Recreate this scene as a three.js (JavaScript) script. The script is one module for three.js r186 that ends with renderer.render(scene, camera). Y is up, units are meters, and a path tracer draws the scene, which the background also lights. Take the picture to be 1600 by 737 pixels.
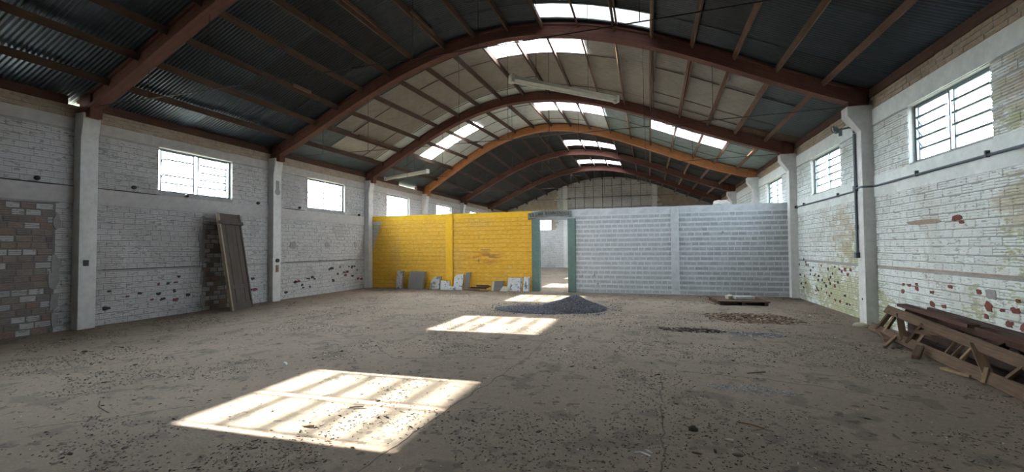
import * as THREE from 'three';
import { mergeGeometries } from 'three/addons/utils/BufferGeometryUtils.js';
import { RoundedBoxGeometry } from 'three/addons/geometries/RoundedBoxGeometry.js';
import { FontLoader } from 'three/addons/loaders/FontLoader.js';
import { TextGeometry } from 'three/addons/geometries/TextGeometry.js';

// ------------------------------------------------------------------ camera, sky, sun, exposure
const scene = new THREE.Scene();
const camera = new THREE.PerspectiveCamera(57.22, 1600 / 737, 0.05, 400);
camera.position.set(0, 1.6, 0);
camera.rotation.order = 'YXZ';
camera.rotation.set(0.0281, 0.3071, -0.0077);

const toSun = new THREE.Vector3(-1, 0.431, 0.04).normalize();
// thin bright haze over the whole sky, whiter towards the sun
{
  const W = 256, H = 128, data = new Float32Array(W * H * 4);
  for (let j = 0, o = 0; j < H; j++) for (let i = 0; i < W; i++, o += 4) {
    const up = ((j + 0.5) / H - 0.5) * Math.PI, a = ((i + 0.5) / W - 0.5) * 2 * Math.PI, y = Math.sin(up);
    const ang = (Math.acos(Math.min(1, Math.cos(a) * Math.cos(up) * toSun.x + y * toSun.y + Math.sin(a) * Math.cos(up) * toSun.z)) * 180) / Math.PI;
    const glow = 5.5 * Math.exp(-ang / 26), h = 1 + 0.35 * Math.exp(-Math.max(0, y) * 5);
    data[o] = 0.86 * h + glow * 1.0; data[o + 1] = 0.99 * h + glow; data[o + 2] = 1.16 * h + glow * 1.0; data[o + 3] = 1;
  }
  const t = new THREE.DataTexture(data, W, H, THREE.RGBAFormat, THREE.FloatType);
  t.mapping = THREE.EquirectangularReflectionMapping; t.magFilter = THREE.LinearFilter; t.needsUpdate = true;
  scene.background = t;
}
const sun = new THREE.DirectionalLight(new THREE.Color(1, 0.93, 0.82), 2.5);
sun.position.set(-4, 0, -14).addScaledVector(toSun, 60);
sun.target.position.set(-4, 0, -14);
sun.castShadow = true;
sun.shadow.mapSize.set(4096, 4096);
Object.assign(sun.shadow.camera, { left: -30, right: 30, top: 20, bottom: -20, near: 1, far: 140 });
scene.add(sun, sun.target);

const renderer = new THREE.WebGLRenderer({ antialias: true });
renderer.toneMapping = THREE.LinearToneMapping;
renderer.toneMappingExposure = 33;
renderer.shadowMap.enabled = true;

// ------------------------------------------------------------------ small tools
let seed = 7;
const rnd = () => { seed = (seed + 0x6d2b79f5) | 0; let t = Math.imul(seed ^ (seed >>> 15), 1 | seed); t = (t + Math.imul(t ^ (t >>> 7), 61 | t)) ^ t; return ((t ^ (t >>> 14)) >>> 0) / 4294967296; };
const rr = (a, b) => a + (b - a) * rnd();
const clamp = (x, a = 0, b = 1) => Math.min(b, Math.max(a, x));
const lerp = (a, b, t) => a + (b - a) * t;
const sstep = (a, b, x) => { const t = clamp((x - a) / (b - a)); return t * t * (3 - 2 * t); };
const hash = (x, y, s) => { let h = Math.imul(x, 374761393) + Math.imul(y, 668265263) + Math.imul(s, 2147483647 - 982451653); h = Math.imul(h ^ (h >>> 13), 1274126177); return ((h ^ (h >>> 16)) >>> 0) / 4294967296; };
// value noise with whole-number periods px, py
function vnoise(x, y, s, px = 4096, py = 4096) {
  const ix = Math.floor(x), iy = Math.floor(y), fx = x - ix, fy = y - iy, u = fx * fx * (3 - 2 * fx), v = fy * fy * (3 - 2 * fy);
  const X0 = ((ix % px) + px) % px, X1 = (X0 + 1) % px, Y0 = ((iy % py) + py) % py, Y1 = (Y0 + 1) % py;
  return lerp(lerp(hash(X0, Y0, s), hash(X1, Y0, s), u), lerp(hash(X0, Y1, s), hash(X1, Y1, s), u), v);
}
function fbm(x, y, s, oct = 4, px = 4096, py = 4096) {
  let a = 0.5, t = 0, n = 0;
  for (let i = 0; i < oct; i++) { t += a * vnoise(x, y, s + i * 17, px, py); n += a; a *= 0.5; x *= 2; y *= 2; px *= 2; py *= 2; }
  return t / n;
}
const srgb = (c) => Math.round(255 * (c <= 0.0031308 ? c * 12.92 : 1.055 * Math.pow(clamp(c), 1 / 2.4) - 0.055));
// texture from a function (u, v in 0..1) -> linear [r, g, b] (colour) or one number (data)
function tex(w, h, fn, color = true, wrap = THREE.RepeatWrapping) {
  const data = new Uint8Array(w * h * 4);
  for (let y = 0, o = 0; y < h; y++) for (let x = 0; x < w; x++, o += 4) {
    const c = fn((x + 0.5) / w, (y + 0.5) / h);
    if (color) { data[o] = srgb(c[0]); data[o + 1] = srgb(c[1]); data[o + 2] = srgb(c[2]); } else data[o] = data[o + 1] = data[o + 2] = Math.round(255 * clamp(c));
    data[o + 3] = 255;
  }
  const t = new THREE.DataTexture(data, w, h, THREE.RGBAFormat);
  t.wrapS = t.wrapT = wrap; t.magFilter = THREE.LinearFilter; t.minFilter = THREE.LinearMipmapLinearFilter; t.generateMipmaps = true;
  if (color) t.colorSpace = THREE.SRGBColorSpace;
  t.needsUpdate = true;
  return t;
}
const rep = (t, x, y = x) => { const c = t.clone(); c.repeat.set(x, y); c.needsUpdate = true; return c; };
const lin = (r, g, b) => new THREE.Color().setRGB(r, g, b);
const mat = (o) => new THREE.MeshStandardMaterial({ roughness: 0.9, metalness: 0, side: THREE.DoubleSide, ...o });

const taken = {};
const numbered = (n) => { const k = (taken[n] = (taken[n] ?? -1) + 1); return k ? n + '_' + String(k).padStart(3, '0') : n; };
function tag(o, label, category, group, kind) { o.userData.label = label; o.userData.category = category; if (group) o.userData.group = group; if (kind) o.userData.kind = kind; return o; }
function thing(name, label, category, pos = [0, 0, 0], turn = 0, group, kind) {
  const o = new THREE.Group(); o.name = numbered(name); o.position.set(...pos); o.rotation.y = turn; scene.add(o);
  return tag(o, label, category, group, kind);
}
function part(name, geo, m, parent) { const o = new THREE.Mesh(Array.isArray(geo) ? merge(geo) : geo, m); o.name = name; parent.add(o); return o; }
function solo(name, geo, m, label, category, pos, group, kind) {
  const o = new THREE.Mesh(Array.isArray(geo) ? merge(geo) : geo, m); o.name = numbered(name); if (pos) o.position.set(...pos); scene.add(o);
  return tag(o, label, category, group, kind);
}
function merge(list) {
  return mergeGeometries(list.map((g) => { const n = g.index ? g.toNonIndexed() : g; for (const k of Object.keys(n.attributes)) if (!['position', 'normal', 'uv'].includes(k)) n.deleteAttribute(k); return n; }));
}
// uv in metres by the way each face points; the longest side runs along v
function metric(g, ou = 0, ov = 0) {
  const n = g.index ? g.toNonIndexed() : g; n.computeBoundingBox();
  const s = n.boundingBox.getSize(new THREE.Vector3()), L = s.x > s.y && s.x > s.z ? 0 : s.y > s.z ? 1 : 2;
  const p = n.attributes.position, q = n.attributes.normal, uv = new Float32Array(p.count * 2);
  for (let i = 0; i < p.count; i++) {
    const P = [p.getX(i), p.getY(i), p.getZ(i)], N = [Math.abs(q.getX(i)), Math.abs(q.getY(i)), Math.abs(q.getZ(i))], k = N[0] >= N[1] && N[0] >= N[2] ? 0 : N[1] >= N[2] ? 1 : 2;
    const r = [0, 1, 2].filter((a) => a !== k); if (r[0] === L) r.reverse();
    uv[i * 2] = P[r[0]] + ou; uv[i * 2 + 1] = P[r[1]] + ov;
  }
  n.setAttribute('uv', new THREE.BufferAttribute(uv, 2));
  return n;
}
const box = (w, h, d, x = 0, y = 0, z = 0, rx = 0, ry = 0, rz = 0) => metric(new THREE.BoxGeometry(w, h, d), x + z, y).applyMatrix4(place(x, y, z, rx, ry, rz));
const rbox = (w, h, d, r, x = 0, y = 0, z = 0, rx = 0, ry = 0, rz = 0) => metric(new RoundedBoxGeometry(w, h, d, 1, r), x + z, y).applyMatrix4(place(x, y, z, rx, ry, rz));
function place(x, y, z, rx = 0, ry = 0, rz = 0) { return new THREE.Matrix4().compose(new THREE.Vector3(x, y, z), new THREE.Quaternion().setFromEuler(new THREE.Euler(rx, ry, rz)), new THREE.Vector3(1, 1, 1)); }
// a squared timber from a to b: w across (level), h upright
function bar(a, b, w, h, bevel = 0.004, roll = 0) {
  const A = new THREE.Vector3(...a), B = new THREE.Vector3(...b), L = A.distanceTo(B), g = metric(bevel ? new RoundedBoxGeometry(w, h, L, 1, bevel) : new THREE.BoxGeometry(w, h, L), rnd(), rnd());
  const m = new THREE.Matrix4().lookAt(B, A, new THREE.Vector3(0, 1, 0)); m.multiply(new THREE.Matrix4().makeRotationZ(roll));
  m.setPosition(A.add(B).multiplyScalar(0.5));
  return g.applyMatrix4(m);
}
function rod(pts, r, seg = 6, n) { return new THREE.TubeGeometry(new THREE.CatmullRomCurve3(pts.map((p) => new THREE.Vector3(...p)), false, 'catmullrom', 0.1), n ?? Math.max(1, (pts.length - 1) * 4), r, seg, false); }
const cyl = (r0, r1, h, x, y, z, rx = 0, rz = 0, seg = 14) => new THREE.CylinderGeometry(r0, r1, h, seg).applyMatrix4(place(x, y, z, rx, 0, rz));

// ------------------------------------------------------------------ measures of the hall
const XL = -11.314, XR = 4.368, CX = -3.473, BAY = 4.7893, Z0 = 1.0565;
const ZK = (k) => -(Z0 + BAY * k);
const REAR = -ZK(-1) * -1, FAR = ZK(7);          // rear wall behind the camera, end wall
const ZP = ZK(3) - 0.15;                          // face of the partition
const LEAN = { 3: [0.25, -0.05], 4: [0.42, 0.05], 5: [0.25, -0.1], 6: [0.1, -0.2], 7: [-0.07, -0.3] };
const U = (d, k) => { const q = d * d, [s, c] = LEAN[k] ?? [0, 0]; return 7.0703 - 0.06319 * q + 0.00033712 * q * q - 1.8e-7 * q * q * q - s * Math.sin((Math.PI * clamp(d, -7.84, 7.84)) / 7.84) + c * Math.cos((Math.PI * clamp(d, -7.84, 7.84)) / 15.68); };
const roofY = (d, z, off = 0.36) => { const f = (-z - Z0) / BAY, k = Math.floor(f), t = f - k; return lerp(U(d, k), U(d, k + 1), t) + off; };
// 19 lines of purlins (18 strips of sheets), evenly spaced along the curve
const PD = (() => {
  const N = 400, s = [0]; const f = (i) => -7.84 + (15.68 * i) / N;
  for (let i = 1; i <= N; i++) s.push(s[i - 1] + Math.hypot(f(i) - f(i - 1), U(f(i), 0) - U(f(i - 1), 0)));
  return Array.from({ length: 19 }, (_, j) => { const t = (s[N] * j) / 18; let i = 1; while (i < N && s[i] < t) i++; return f(i); });
})();
const winZ = (k) => ZK(k + 0.5) - 0.1, WW = 1.94;
const WIN_L = [3.05, 4.12], WIN_R = [3.03, 4.03];

// ------------------------------------------------------------------ materials
const grain = tex(512, 512, (u, v) => 0.6 * fbm(u * 64, v * 64, 3, 3, 64, 64) + 0.4 * fbm(u * 12, v * 12, 9, 4, 12, 12), false);
const woodTex = (a, b, s) => tex(512, 1024, (u, v) => {
  const w = fbm(u * 48 + 3 * fbm(u * 6, v * 3, s + 5, 3, 6, 3), v * 3, s, 4, 48, 3), k = fbm(u * 8, v * 8, s + 40, 4, 8, 8), t = clamp(0.75 * w + 0.4 * k - 0.1);
  return [lerp(a[0], b[0], t), lerp(a[1], b[1], t), lerp(a[2], b[2], t)];
});
const wood = (a, b, s, o = {}) => mat({ map: woodTex(a, b, s), bumpMap: grain, bumpScale: 0.002, roughness: 0.85, ...o });
const speck = (base, amp, s, per = 24, o = {}) => mat({ map: tex(512, 512, (u, v) => { const t = 1 - amp + 2 * amp * (0.55 * fbm(u * per, v * per, s, 4, per, per) + 0.45 * fbm(u * 5, v * 5, s + 3, 3, 5, 5)); return [base[0] * t, base[1] * t, base[2] * t]; }), bumpMap: grain, bumpScale: 0.003, ...o });

const M = {
  archWood: wood([0.075, 0.028, 0.02], [0.17, 0.062, 0.046], 11),
  archOrange: wood([0.26, 0.1, 0.035], [0.46, 0.2, 0.075], 12),
  purlin: wood([0.03, 0.015, 0.011], [0.09, 0.046, 0.03], 13),
  purlinPale: wood([0.05, 0.027, 0.017], [0.16, 0.082, 0.048], 14),
  zinc: speck([0.054, 0.068, 0.083], 0.35, 21, 16, { metalness: 0.65, roughness: 0.38, bumpScale: 0.0005 }),
  zincDark: speck([0.034, 0.042, 0.05], 0.35, 22, 16, { metalness: 0.5, roughness: 0.45, bumpScale: 0.0005 }),
  cementSheet: speck([0.26, 0.235, 0.21], 0.25, 23, 10, { bumpScale: 0.001 }),
  tealSheet: speck([0.05, 0.068, 0.072], 0.3, 24, 10, { roughness: 0.7, bumpScale: 0.001 }),
  paleSheet: speck([0.5, 0.54, 0.54], 0.2, 25, 10, { bumpScale: 0.001 }),
  tealPale: speck([0.2, 0.245, 0.235], 0.3, 27, 10, { bumpScale: 0.001 }),
  blackSheet: speck([0.026, 0.028, 0.028], 0.35, 26, 10, { bumpScale: 0.001 }),
  skylight: new THREE.MeshPhysicalMaterial({ name: 'skylight_fibreglass', color: lin(0.85, 0.87, 0.85), roughness: 1, transmission: 0.6, thickness: 0, side: THREE.DoubleSide }),
  skylightDirty: new THREE.MeshPhysicalMaterial({ name: 'skylight_dirty', color: lin(0.3, 0.32, 0.31), roughness: 1, transmission: 0.12, thickness: 0, side: THREE.DoubleSide }),
  concrete: speck([0.50, 0.50, 0.48], 0.25, 31, 20),
  concreteWhite: speck([0.62, 0.62, 0.60], 0.2, 32, 16),
  mortar: speck([0.30, 0.29, 0.28], 0.3, 33, 40),
  rawBrick: [[0.25, 0.2, 0.172], [0.24, 0.205, 0.185], [0.28, 0.185, 0.145], [0.28, 0.235, 0.19], [0.2, 0.172, 0.16]].map((c, i) => speck(c, 0.35, 40 + i, 30)),
  redBrick: speck([0.19, 0.06, 0.048], 0.5, 46, 30),
  darkHole: speck([0.05, 0.035, 0.035], 0.5, 47, 30),
  frame: mat({ color: lin(0.12, 0.15, 0.16), roughness: 0.55, metalness: 0.4 }),
  glass: new THREE.MeshPhysicalMaterial({ name: 'window_glass', color: lin(0.66, 0.72, 0.73), roughness: 0.05, transmission: 1, thickness: 0, side: THREE.DoubleSide }),
  greenPaint: speck([0.13, 0.2, 0.175], 0.25, 51, 16),
  signWood: wood([0.1, 0.11, 0.1], [0.24, 0.25, 0.22], 52),
  black: mat({ color: lin(0.015, 0.015, 0.018), roughness: 0.6 }),
  wire: mat({ color: lin(0.03, 0.028, 0.028), roughness: 0.7 }),
  steelRod: mat({ color: lin(0.05, 0.04, 0.038), roughness: 0.6, metalness: 0.5 }),
  pipe: mat({ color: lin(0.1, 0.13, 0.15), roughness: 0.5 }),
  lampWhite: speck([0.62, 0.6, 0.54], 0.15, 54, 16),
  plateWhite: mat({ color: lin(0.7, 0.7, 0.68), roughness: 0.5 }),
  doorWood: wood([0.05, 0.04, 0.034], [0.11, 0.09, 0.075], 61),
  doorEdge: wood([0.2, 0.15, 0.11], [0.36, 0.29, 0.22], 62),
  timber: wood([0.058, 0.033, 0.018], [0.165, 0.1, 0.056], 63),
  timberRed: wood([0.045, 0.019, 0.014], [0.11, 0.05, 0.034], 64),
  timberPale: wood([0.2, 0.125, 0.07], [0.38, 0.25, 0.15], 65),
  timberDark: wood([0.03, 0.02, 0.015], [0.09, 0.055, 0.04], 66),
  boardGrey: speck([0.2, 0.18, 0.165], 0.15, 67, 30),
  boardWhite: mat({ map: tex(512, 512, (u, v) => { const s = fbm(u * 14, v * 14, 71, 4, 14, 14) > 0.7 ? 0.25 : 1, t = (0.85 + 0.3 * fbm(u * 20, v * 20, 72, 3, 20, 20)) * s; return [0.56 * t, 0.58 * t, 0.58 * t]; }), roughness: 0.7 }),
  boardWorn: mat({ map: tex(512, 512, (u, v) => { const s = fbm(u * 9, v * 9, 73, 4, 9, 9) > 0.6 ? 0.45 : 1, t = (0.8 + 0.4 * fbm(u * 20, v * 20, 74, 3, 20, 20)) * s; return [0.45 * t, 0.44 * t, 0.42 * t]; }), roughness: 0.8 }),
  boardCream: speck([0.55, 0.5, 0.38], 0.15, 75, 16),
  boardEdge: speck([0.1, 0.09, 0.08], 0.2, 76, 16),
  gravel: mat({ color: lin(0.12, 0.12, 0.13), roughness: 0.95 }),
  gravelBed: speck([0.065, 0.064, 0.068], 0.5, 81, 40),
  debris: mat({ color: lin(1, 1, 1), roughness: 0.95 }),
  ground: speck([0.22, 0.2, 0.13], 0.4, 85, 20),
  rag: speck([0.6, 0.57, 0.52], 0.2, 86, 16),
  dirt: speck([0.085, 0.068, 0.052], 0.5, 87, 60),
};

// ------------------------------------------------------------------ floor and ground
{
  const T = 7.3;   // metres to a repeat
  const pave = tex(2048, 2048, (u, v) => {
    const a = fbm(u * 6, v * 6, 101, 5, 6, 6), b = fbm(u * 90, v * 90, 102, 3, 90, 90), c = fbm(u * 30, v * 30, 103, 3, 30, 30), g = vnoise(u * 700, v * 700, 104, 700, 700);
    let t = 0.6 + 0.42 * a + 0.22 * (b - 0.5) + 0.22 * (g - 0.5);
    if (c > 0.6) t *= lerp(1, 0.72, sstep(0.6, 0.72, c));
    if (b > 0.68) t *= lerp(1, 0.5, sstep(0.68, 0.76, b));
    if (b < 0.26) t *= 1.18;
    return [0.25 * t, 0.192 * t, 0.142 * t];
  });
  const rough = tex(1024, 1024, (u, v) => 0.5 * fbm(u * 90, v * 90, 102, 3, 90, 90) + 0.3 * fbm(u * 24, v * 24, 108, 3, 24, 24) + 0.2 * vnoise(u * 500, v * 500, 109, 500, 500), false);
  const fm = mat({ map: rep(pave, 1 / T), bumpMap: rep(rough, 1 / T), bumpScale: 0.007, roughness: 0.95 });
  const nx = 12, nz = 24, W = XR - XL + 0.3, L = REAR - FAR + 0.3;
  const g = new THREE.PlaneGeometry(W, L, nx, nz); g.rotateX(-Math.PI / 2); g.translate((XL + XR) / 2, 0, (REAR + FAR) / 2);
  const p = g.attributes.position, uv = g.attributes.uv;
  for (let i = 0; i < p.count; i++) {
    const x = p.getX(i), z = p.getZ(i);
    uv.setXY(i, x, z);
  }
  g.computeVertexNormals();
  const fl = thing('floor', 'dusty brown concrete floor strewn with dirt across the whole hall', 'floor', [0, 0, 0], 0, null, 'structure');
  part('slab', g, fm, fl);
  part('slab_body', box(W, 0.2, L, (XL + XR) / 2, -0.112, (REAR + FAR) / 2), M.mortar, fl);
  // joints and cracks, filled with dark dirt: ribbons that hug the slab
  const cracks = [
    [[-2.03, -2.2], [-2.0, -2.92], [-1.9, -4.3], [-1.74, -6.07], [-1.75, -7.2]], [[0.05, -3.1], [0.08, -3.93], [0.1, -5.0], [0.11, -5.92]],
    [[-9.5, -5.6], [-8.9, -6.3], [-8.1, -9.16], [-7.8, -10.6], [-7.6, -12]], [[-8.6, -5.1], [-7.9, -6.6], [-7.6, -8.4], [-7.9, -9.6]], [[-7.7, -3.6], [-7.0, -4.6], [-6.3, -5.6]],
    [[-5.5, -2.4], [-4.9, -2.9], [-4.5, -3.3]], [[-7.2, -7.2], [-5.9, -6.4], [-4.9, -6.6], [-4.2, -6.2]], [[0.3, -6.0], [1.4, -5.9], [2.6, -5.5]], [[-4.3, -6.2], [-3.6, -5.6], [-2.6, -5.9], [-1.8, -6.0]], [[-6.2, -3.0], [-5.7, -3.5], [-5.1, -3.8]],
  ];
  cracks.forEach((c, ci) => {
    const cv = new THREE.CatmullRomCurve3(c.map(([x, z]) => new THREE.Vector3(x, 0, z))), n = 60, pos = [], idx = [], uvs = [];
    for (let i = 0; i <= n; i++) {
      const q = cv.getPointAt(i / n), t = cv.getTangentAt(i / n), w = (0.003 + 0.007 * fbm(i * 0.5, ci, 121, 3)) * (i === 0 || i === n ? 0.1 : 1), o = (fbm(i * 0.35, ci * 3, 122, 3) - 0.5) * 0.08;
      for (const s of [-1, 0, 1]) { pos.push(q.x - t.z * (s * w + o), s ? 0.001 : 0.0035, q.z + t.x * (s * w + o)); uvs.push(q.x + s * w, q.z); }
      if (i) { const a = i * 3 - 3; idx.push(a, a + 1, a + 3, a + 1, a + 4, a + 3, a + 1, a + 2, a + 4, a + 2, a + 5, a + 4); }
    }
    const cg = new THREE.BufferGeometry(); cg.setAttribute('position', new THREE.Float32BufferAttribute(pos, 3)); cg.setAttribute('uv', new THREE.Float32BufferAttribute(uvs, 2)); cg.setIndex(idx); cg.computeVertexNormals();
    part('floor_joint', cg, M.dirt, fl);
  });
  solo('ground', box(260, 0.2, 260, 0, -0.32, -15), M.ground, 'bare ground outside the hall beyond its windows', 'ground', null, null, 'structure');
}

// ------------------------------------------------------------------ brickwork tools
// one brick in wall axes (u along, v up, w out of the wall)
function brick(u0, u1, v0, v1, w, ribs) {
  const h = v1 - v0, prof = ribs ? [[0, -0.014], [0.06, 0], [0.27, 0], [0.3, -0.012], [0.37, -0.012], [0.4, 0], [0.6, 0], [0.63, -0.012], [0.7, -0.012], [0.73, 0], [0.94, 0], [1, -0.014]] : [[0, -0.014], [0.05, 0], [0.95, 0], [1, -0.014]];
  const t = [], q = (a, b, c, d) => t.push(a, b, c, a, c, d), e = 0.002;
  for (let i = 1; i < prof.length; i++) { const [a, wa] = prof[i - 1], [b, wb] = prof[i]; q([u0 + e, v0 + a * h, w + wa], [u1 - e, v0 + a * h, w + wa], [u1 - e, v0 + b * h, w + wb], [u0 + e, v0 + b * h, w + wb]); }
  q([u0, v0, w - 0.008], [u0 + e, v0 + 0.05 * h, w], [u0 + e, v0 + 0.95 * h, w], [u0, v1, w - 0.008]);
  q([u1 - e, v0 + 0.05 * h, w], [u1, v0, w - 0.008], [u1, v1, w - 0.008], [u1 - e, v0 + 0.95 * h, w]);
  return t;
}
// wall axes -> world
const FACE = {
  left: (u, v, w) => [XL + w, v, -u], right: (u, v, w) => [XR - w, v, -u],
  part: (u, v, w) => [u, v, ZP + w], end: (u, v, w) => [u, v, FAR + w], rear: (u, v, w) => [u, v, REAR - w],
};
function fromTris(list, face, us = 1, vs = 1) {
  const n = list.reduce((s, t) => s + t.length, 0), pos = new Float32Array(n * 3), uv = new Float32Array(n * 2); let i = 0;
  for (const t of list) for (const [u, v, w] of t) { const P = face(u, v, w); pos.set(P, i * 3); uv[i * 2] = u * us; uv[i * 2 + 1] = v * vs; i++; }
  const g = new THREE.BufferGeometry(); g.setAttribute('position', new THREE.BufferAttribute(pos, 3)); g.setAttribute('uv', new THREE.BufferAttribute(uv, 2)); g.computeVertexNormals();
  return g;
}
// lays courses between v0 and v1 over u0..u1, leaving out rectangles; returns [u0, u1, v0, v1]
function courses(u0, u1, v0, v1, pitch, len, holes, gapH = 0.012, gapV = 0, jit = 0.1) {
  const out = []; let row = 0;
  for (let v = v0; v + pitch <= v1 + 0.03; v += pitch, row++) {
    const top = Math.min(v + pitch - gapH, v1);
    let free = [[u0, u1]];
    for (const [a, b, c, d] of holes) if (d > v + 0.01 && c < top - 0.01) free = free.flatMap(([s, e]) => (b <= s || a >= e ? [[s, e]] : [[s, a], [b, e]].filter(([x, y]) => y - x > 0.03)));
    for (const [s, e] of free) {
      let u = s + (row % 2 ? 0.5 : 1) * len * rr(0.9, 1.05), prev = s;
      while (true) {
        const end = u > e - 0.06 ? e : u;
        if (end - prev > 0.03) out.push([prev, end - (gapV < 0 ? (rnd() < 0.55 ? -gapV : 0.004) : gapV || (rnd() < 0.09 ? rr(0.004, 0.009) : 0.0005)), v, top - (gapV === 0 && rnd() < 0.25 ? rr(0, 0.014) : 0)]);
        if (end === e) break;
        prev = end; u += len * rr(1 - jit, 1 + jit);
      }
    }
  }
  return out;
}
// a solid wall body (thickness th behind the face) with openings, as boxes in wall axes
function body(face, u0, u1, v0, v1, th, holes, back = 0.014) {
  const us = [...new Set([u0, u1, ...holes.flatMap((h) => [h[0], h[1]])])].filter((x) => x >= u0 && x <= u1).sort((a, b) => a - b), list = [];
  for (let i = 1; i < us.length; i++) {
    const a = us[i - 1], b = us[i], m = (a + b) / 2, hs = holes.filter((h) => h[0] < m && h[1] > m).sort((p, q) => p[2] - q[2]);
    let v = v0; const spans = [];
    for (const h of hs) { if (h[2] > v) spans.push([v, h[2]]); v = h[3]; }
    if (v < v1) spans.push([v, v1]);
    for (const [c, d] of spans) {
      const t = [], P = (s) => [s & 1 ? b : a, s & 2 ? d : c, s & 4 ? -back : -th];
      for (const [p, q, r, s] of [[4, 5, 7, 6], [1, 0, 2, 3], [0, 4, 6, 2], [5, 1, 3, 7], [6, 7, 3, 2], [0, 1, 5, 4]]) t.push(P(p), P(q), P(r), P(p), P(r), P(s));
      list.push(t);
    }
  }
  return fromTris(list, face);
}
// an irregular flake of bare brick or cement on a wall, a few millimetres proud
function flake(face, u, v, w, h, proud, s, wavy = 0.3, base = 0) {
  const n = 11, top = [], low = [];
  for (let i = 0; i < n; i++) { const a = (i / n) * Math.PI * 2, c = Math.cos(a), d = Math.sin(a), k = Math.max(Math.abs(c), Math.abs(d)), r = (1 - wavy + 2 * wavy * hash(i, s, 5)) / Math.pow(k, 0.7); top.push([u + c * r * w * 0.5 * 0.94, v + d * r * h * 0.5 * 0.94, proud]); low.push([u + c * r * w * 0.5, v + d * r * h * 0.5, base]); }
  const t = [];
  for (let i = 0; i < n; i++) { const j = (i + 1) % n; t.push([u, v, proud + 0.001], top[i], top[j], low[i], low[j], top[j], low[i], top[j], top[i]); }
  return fromTris([t], face);
}

// ------------------------------------------------------------------ side walls
// paint with the marks that the photograph shows on it; u from z = -4.6 to -20.6, v to 4.7 m; mirrored beyond
const MAPU = 16, MAPV = 4.7, MAP0 = 4.6;
const wallMap = (fn) => { const t = tex(2048, 600, (u, v) => fn(MAP0 + u * MAPU, v * MAPV), true, THREE.MirroredRepeatWrapping); t.repeat.set(1 / MAPU, 1 / MAPV); t.offset.set(-MAP0 / MAPU, 0); return t; };
const blob = (u, v, cu, cv, ru, rv) => Math.max(0, 1 - Math.hypot((u - cu) / ru, (v - cv) / rv));
const mapRight = wallMap((u, v) => {
  const f = fbm(u * 14, v * 40, 201, 3), c = fbm(u * 1.6, v * 1.6, 202, 4), s = vnoise(u * 90, v * 90, 203);
  let t = 0.84 + 0.2 * f + 0.08 * (s - 0.5), col = [0.76 * t, 0.80 * t, 0.77 * t];
  const mix = (k, c2) => { k = clamp(k); col = col.map((x, i) => lerp(x, c2[i] * t, k)); };
  mix(sstep(0.58, 0.66, c) * 0.35, [0.52, 0.52, 0.46]);                                       // old grime in patches
  if (f > 0.66) mix(sstep(0.66, 0.74, f) * 0.7, [0.3, 0.29, 0.26]);                               // chipped specks
  // moss where the photograph has it: second bay near the floor, beside the pillar, one streak in the first bay
  const n = fbm(u * 5, v * 9, 205, 5), m = Math.max(1.15 * blob(u, v, 12.2, 0.35, 2.6, 0.95), blob(u, v, 11.5, 1.45, 1.1, 0.6), 0.9 * blob(u, v, 10.35, 0.3, 0.7, 0.6), 0.75 * blob(u, v, 7.75, 0.55, 0.35, 0.5), 0.7 * blob(u, v, 14.6, 0.4, 1.4, 0.5), 0.7 * blob(u, v, 6.95, 3.15, 0.9, 0.18), 0.55 * blob(u, v, 6.9, 1.6, 0.5, 1.0));
  const g2 = fbm(u * 16, v * 46, 208, 3);
  mix(sstep(0.5, 0.58, n * 0.45 + g2 * 0.4 + m * 0.28) * (m > 0 ? 1 : 0) * 0.75, [0.33 + 0.12 * s, 0.35 + 0.1 * s, 0.17]);
  // brown run-off and bare patches
  const b = fbm(u * 3, v * 12, 206, 4), r = Math.max(blob(u, v, 7.0, 2.2, 0.5, 0.5), blob(u, v, 6.8, 3.6, 0.8, 0.6) * 0.8, blob(u, v, 12.0, 1.9, 0.9, 0.9) * 0.7, blob(u, v, 9.5, 2.95, 0.6, 0.2));
  mix(sstep(0.45, 0.6, b * 0.7 + r * 0.45) * (r > 0 ? 1 : 0) * 0.6, [0.5, 0.42, 0.27]);
  return col;
});
const mapLeft = wallMap((u, v) => {
  const f = fbm(u * 12, v * 42, 211, 3), c = fbm(u * 1.3, v * 1.3, 212, 4), s = vnoise(u * 90, v * 90, 213);
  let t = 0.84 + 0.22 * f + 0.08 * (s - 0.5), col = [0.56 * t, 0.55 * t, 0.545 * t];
  const mix = (k, c2) => { k = clamp(k); col = col.map((x, i) => lerp(x, c2[i] * t, k)); };
  mix(sstep(0.54, 0.64, c) * 0.5, [0.42, 0.4, 0.38]);
  if (f > 0.64) mix(sstep(0.64, 0.72, f) * 0.75, [0.2, 0.19, 0.19]);
  return col;
});
M.paintRight = mat({ map: mapRight, bumpMap: grain, bumpScale: 0.002, roughness: 0.85 });
M.paintLeft = mat({ map: mapLeft, bumpMap: grain, bumpScale: 0.002, roughness: 0.85 });
M.infillMortar = speck([0.2, 0.182, 0.172], 0.4, 38, 40);
M.jointPaint = speck([0.34, 0.34, 0.32], 0.3, 34, 40);
M.bandRight = speck([0.68, 0.72, 0.69], 0.2, 35, 12);
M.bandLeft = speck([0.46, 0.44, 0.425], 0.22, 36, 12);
M.buffBrick = speck([0.36, 0.28, 0.21], 0.4, 37, 30);

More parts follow.
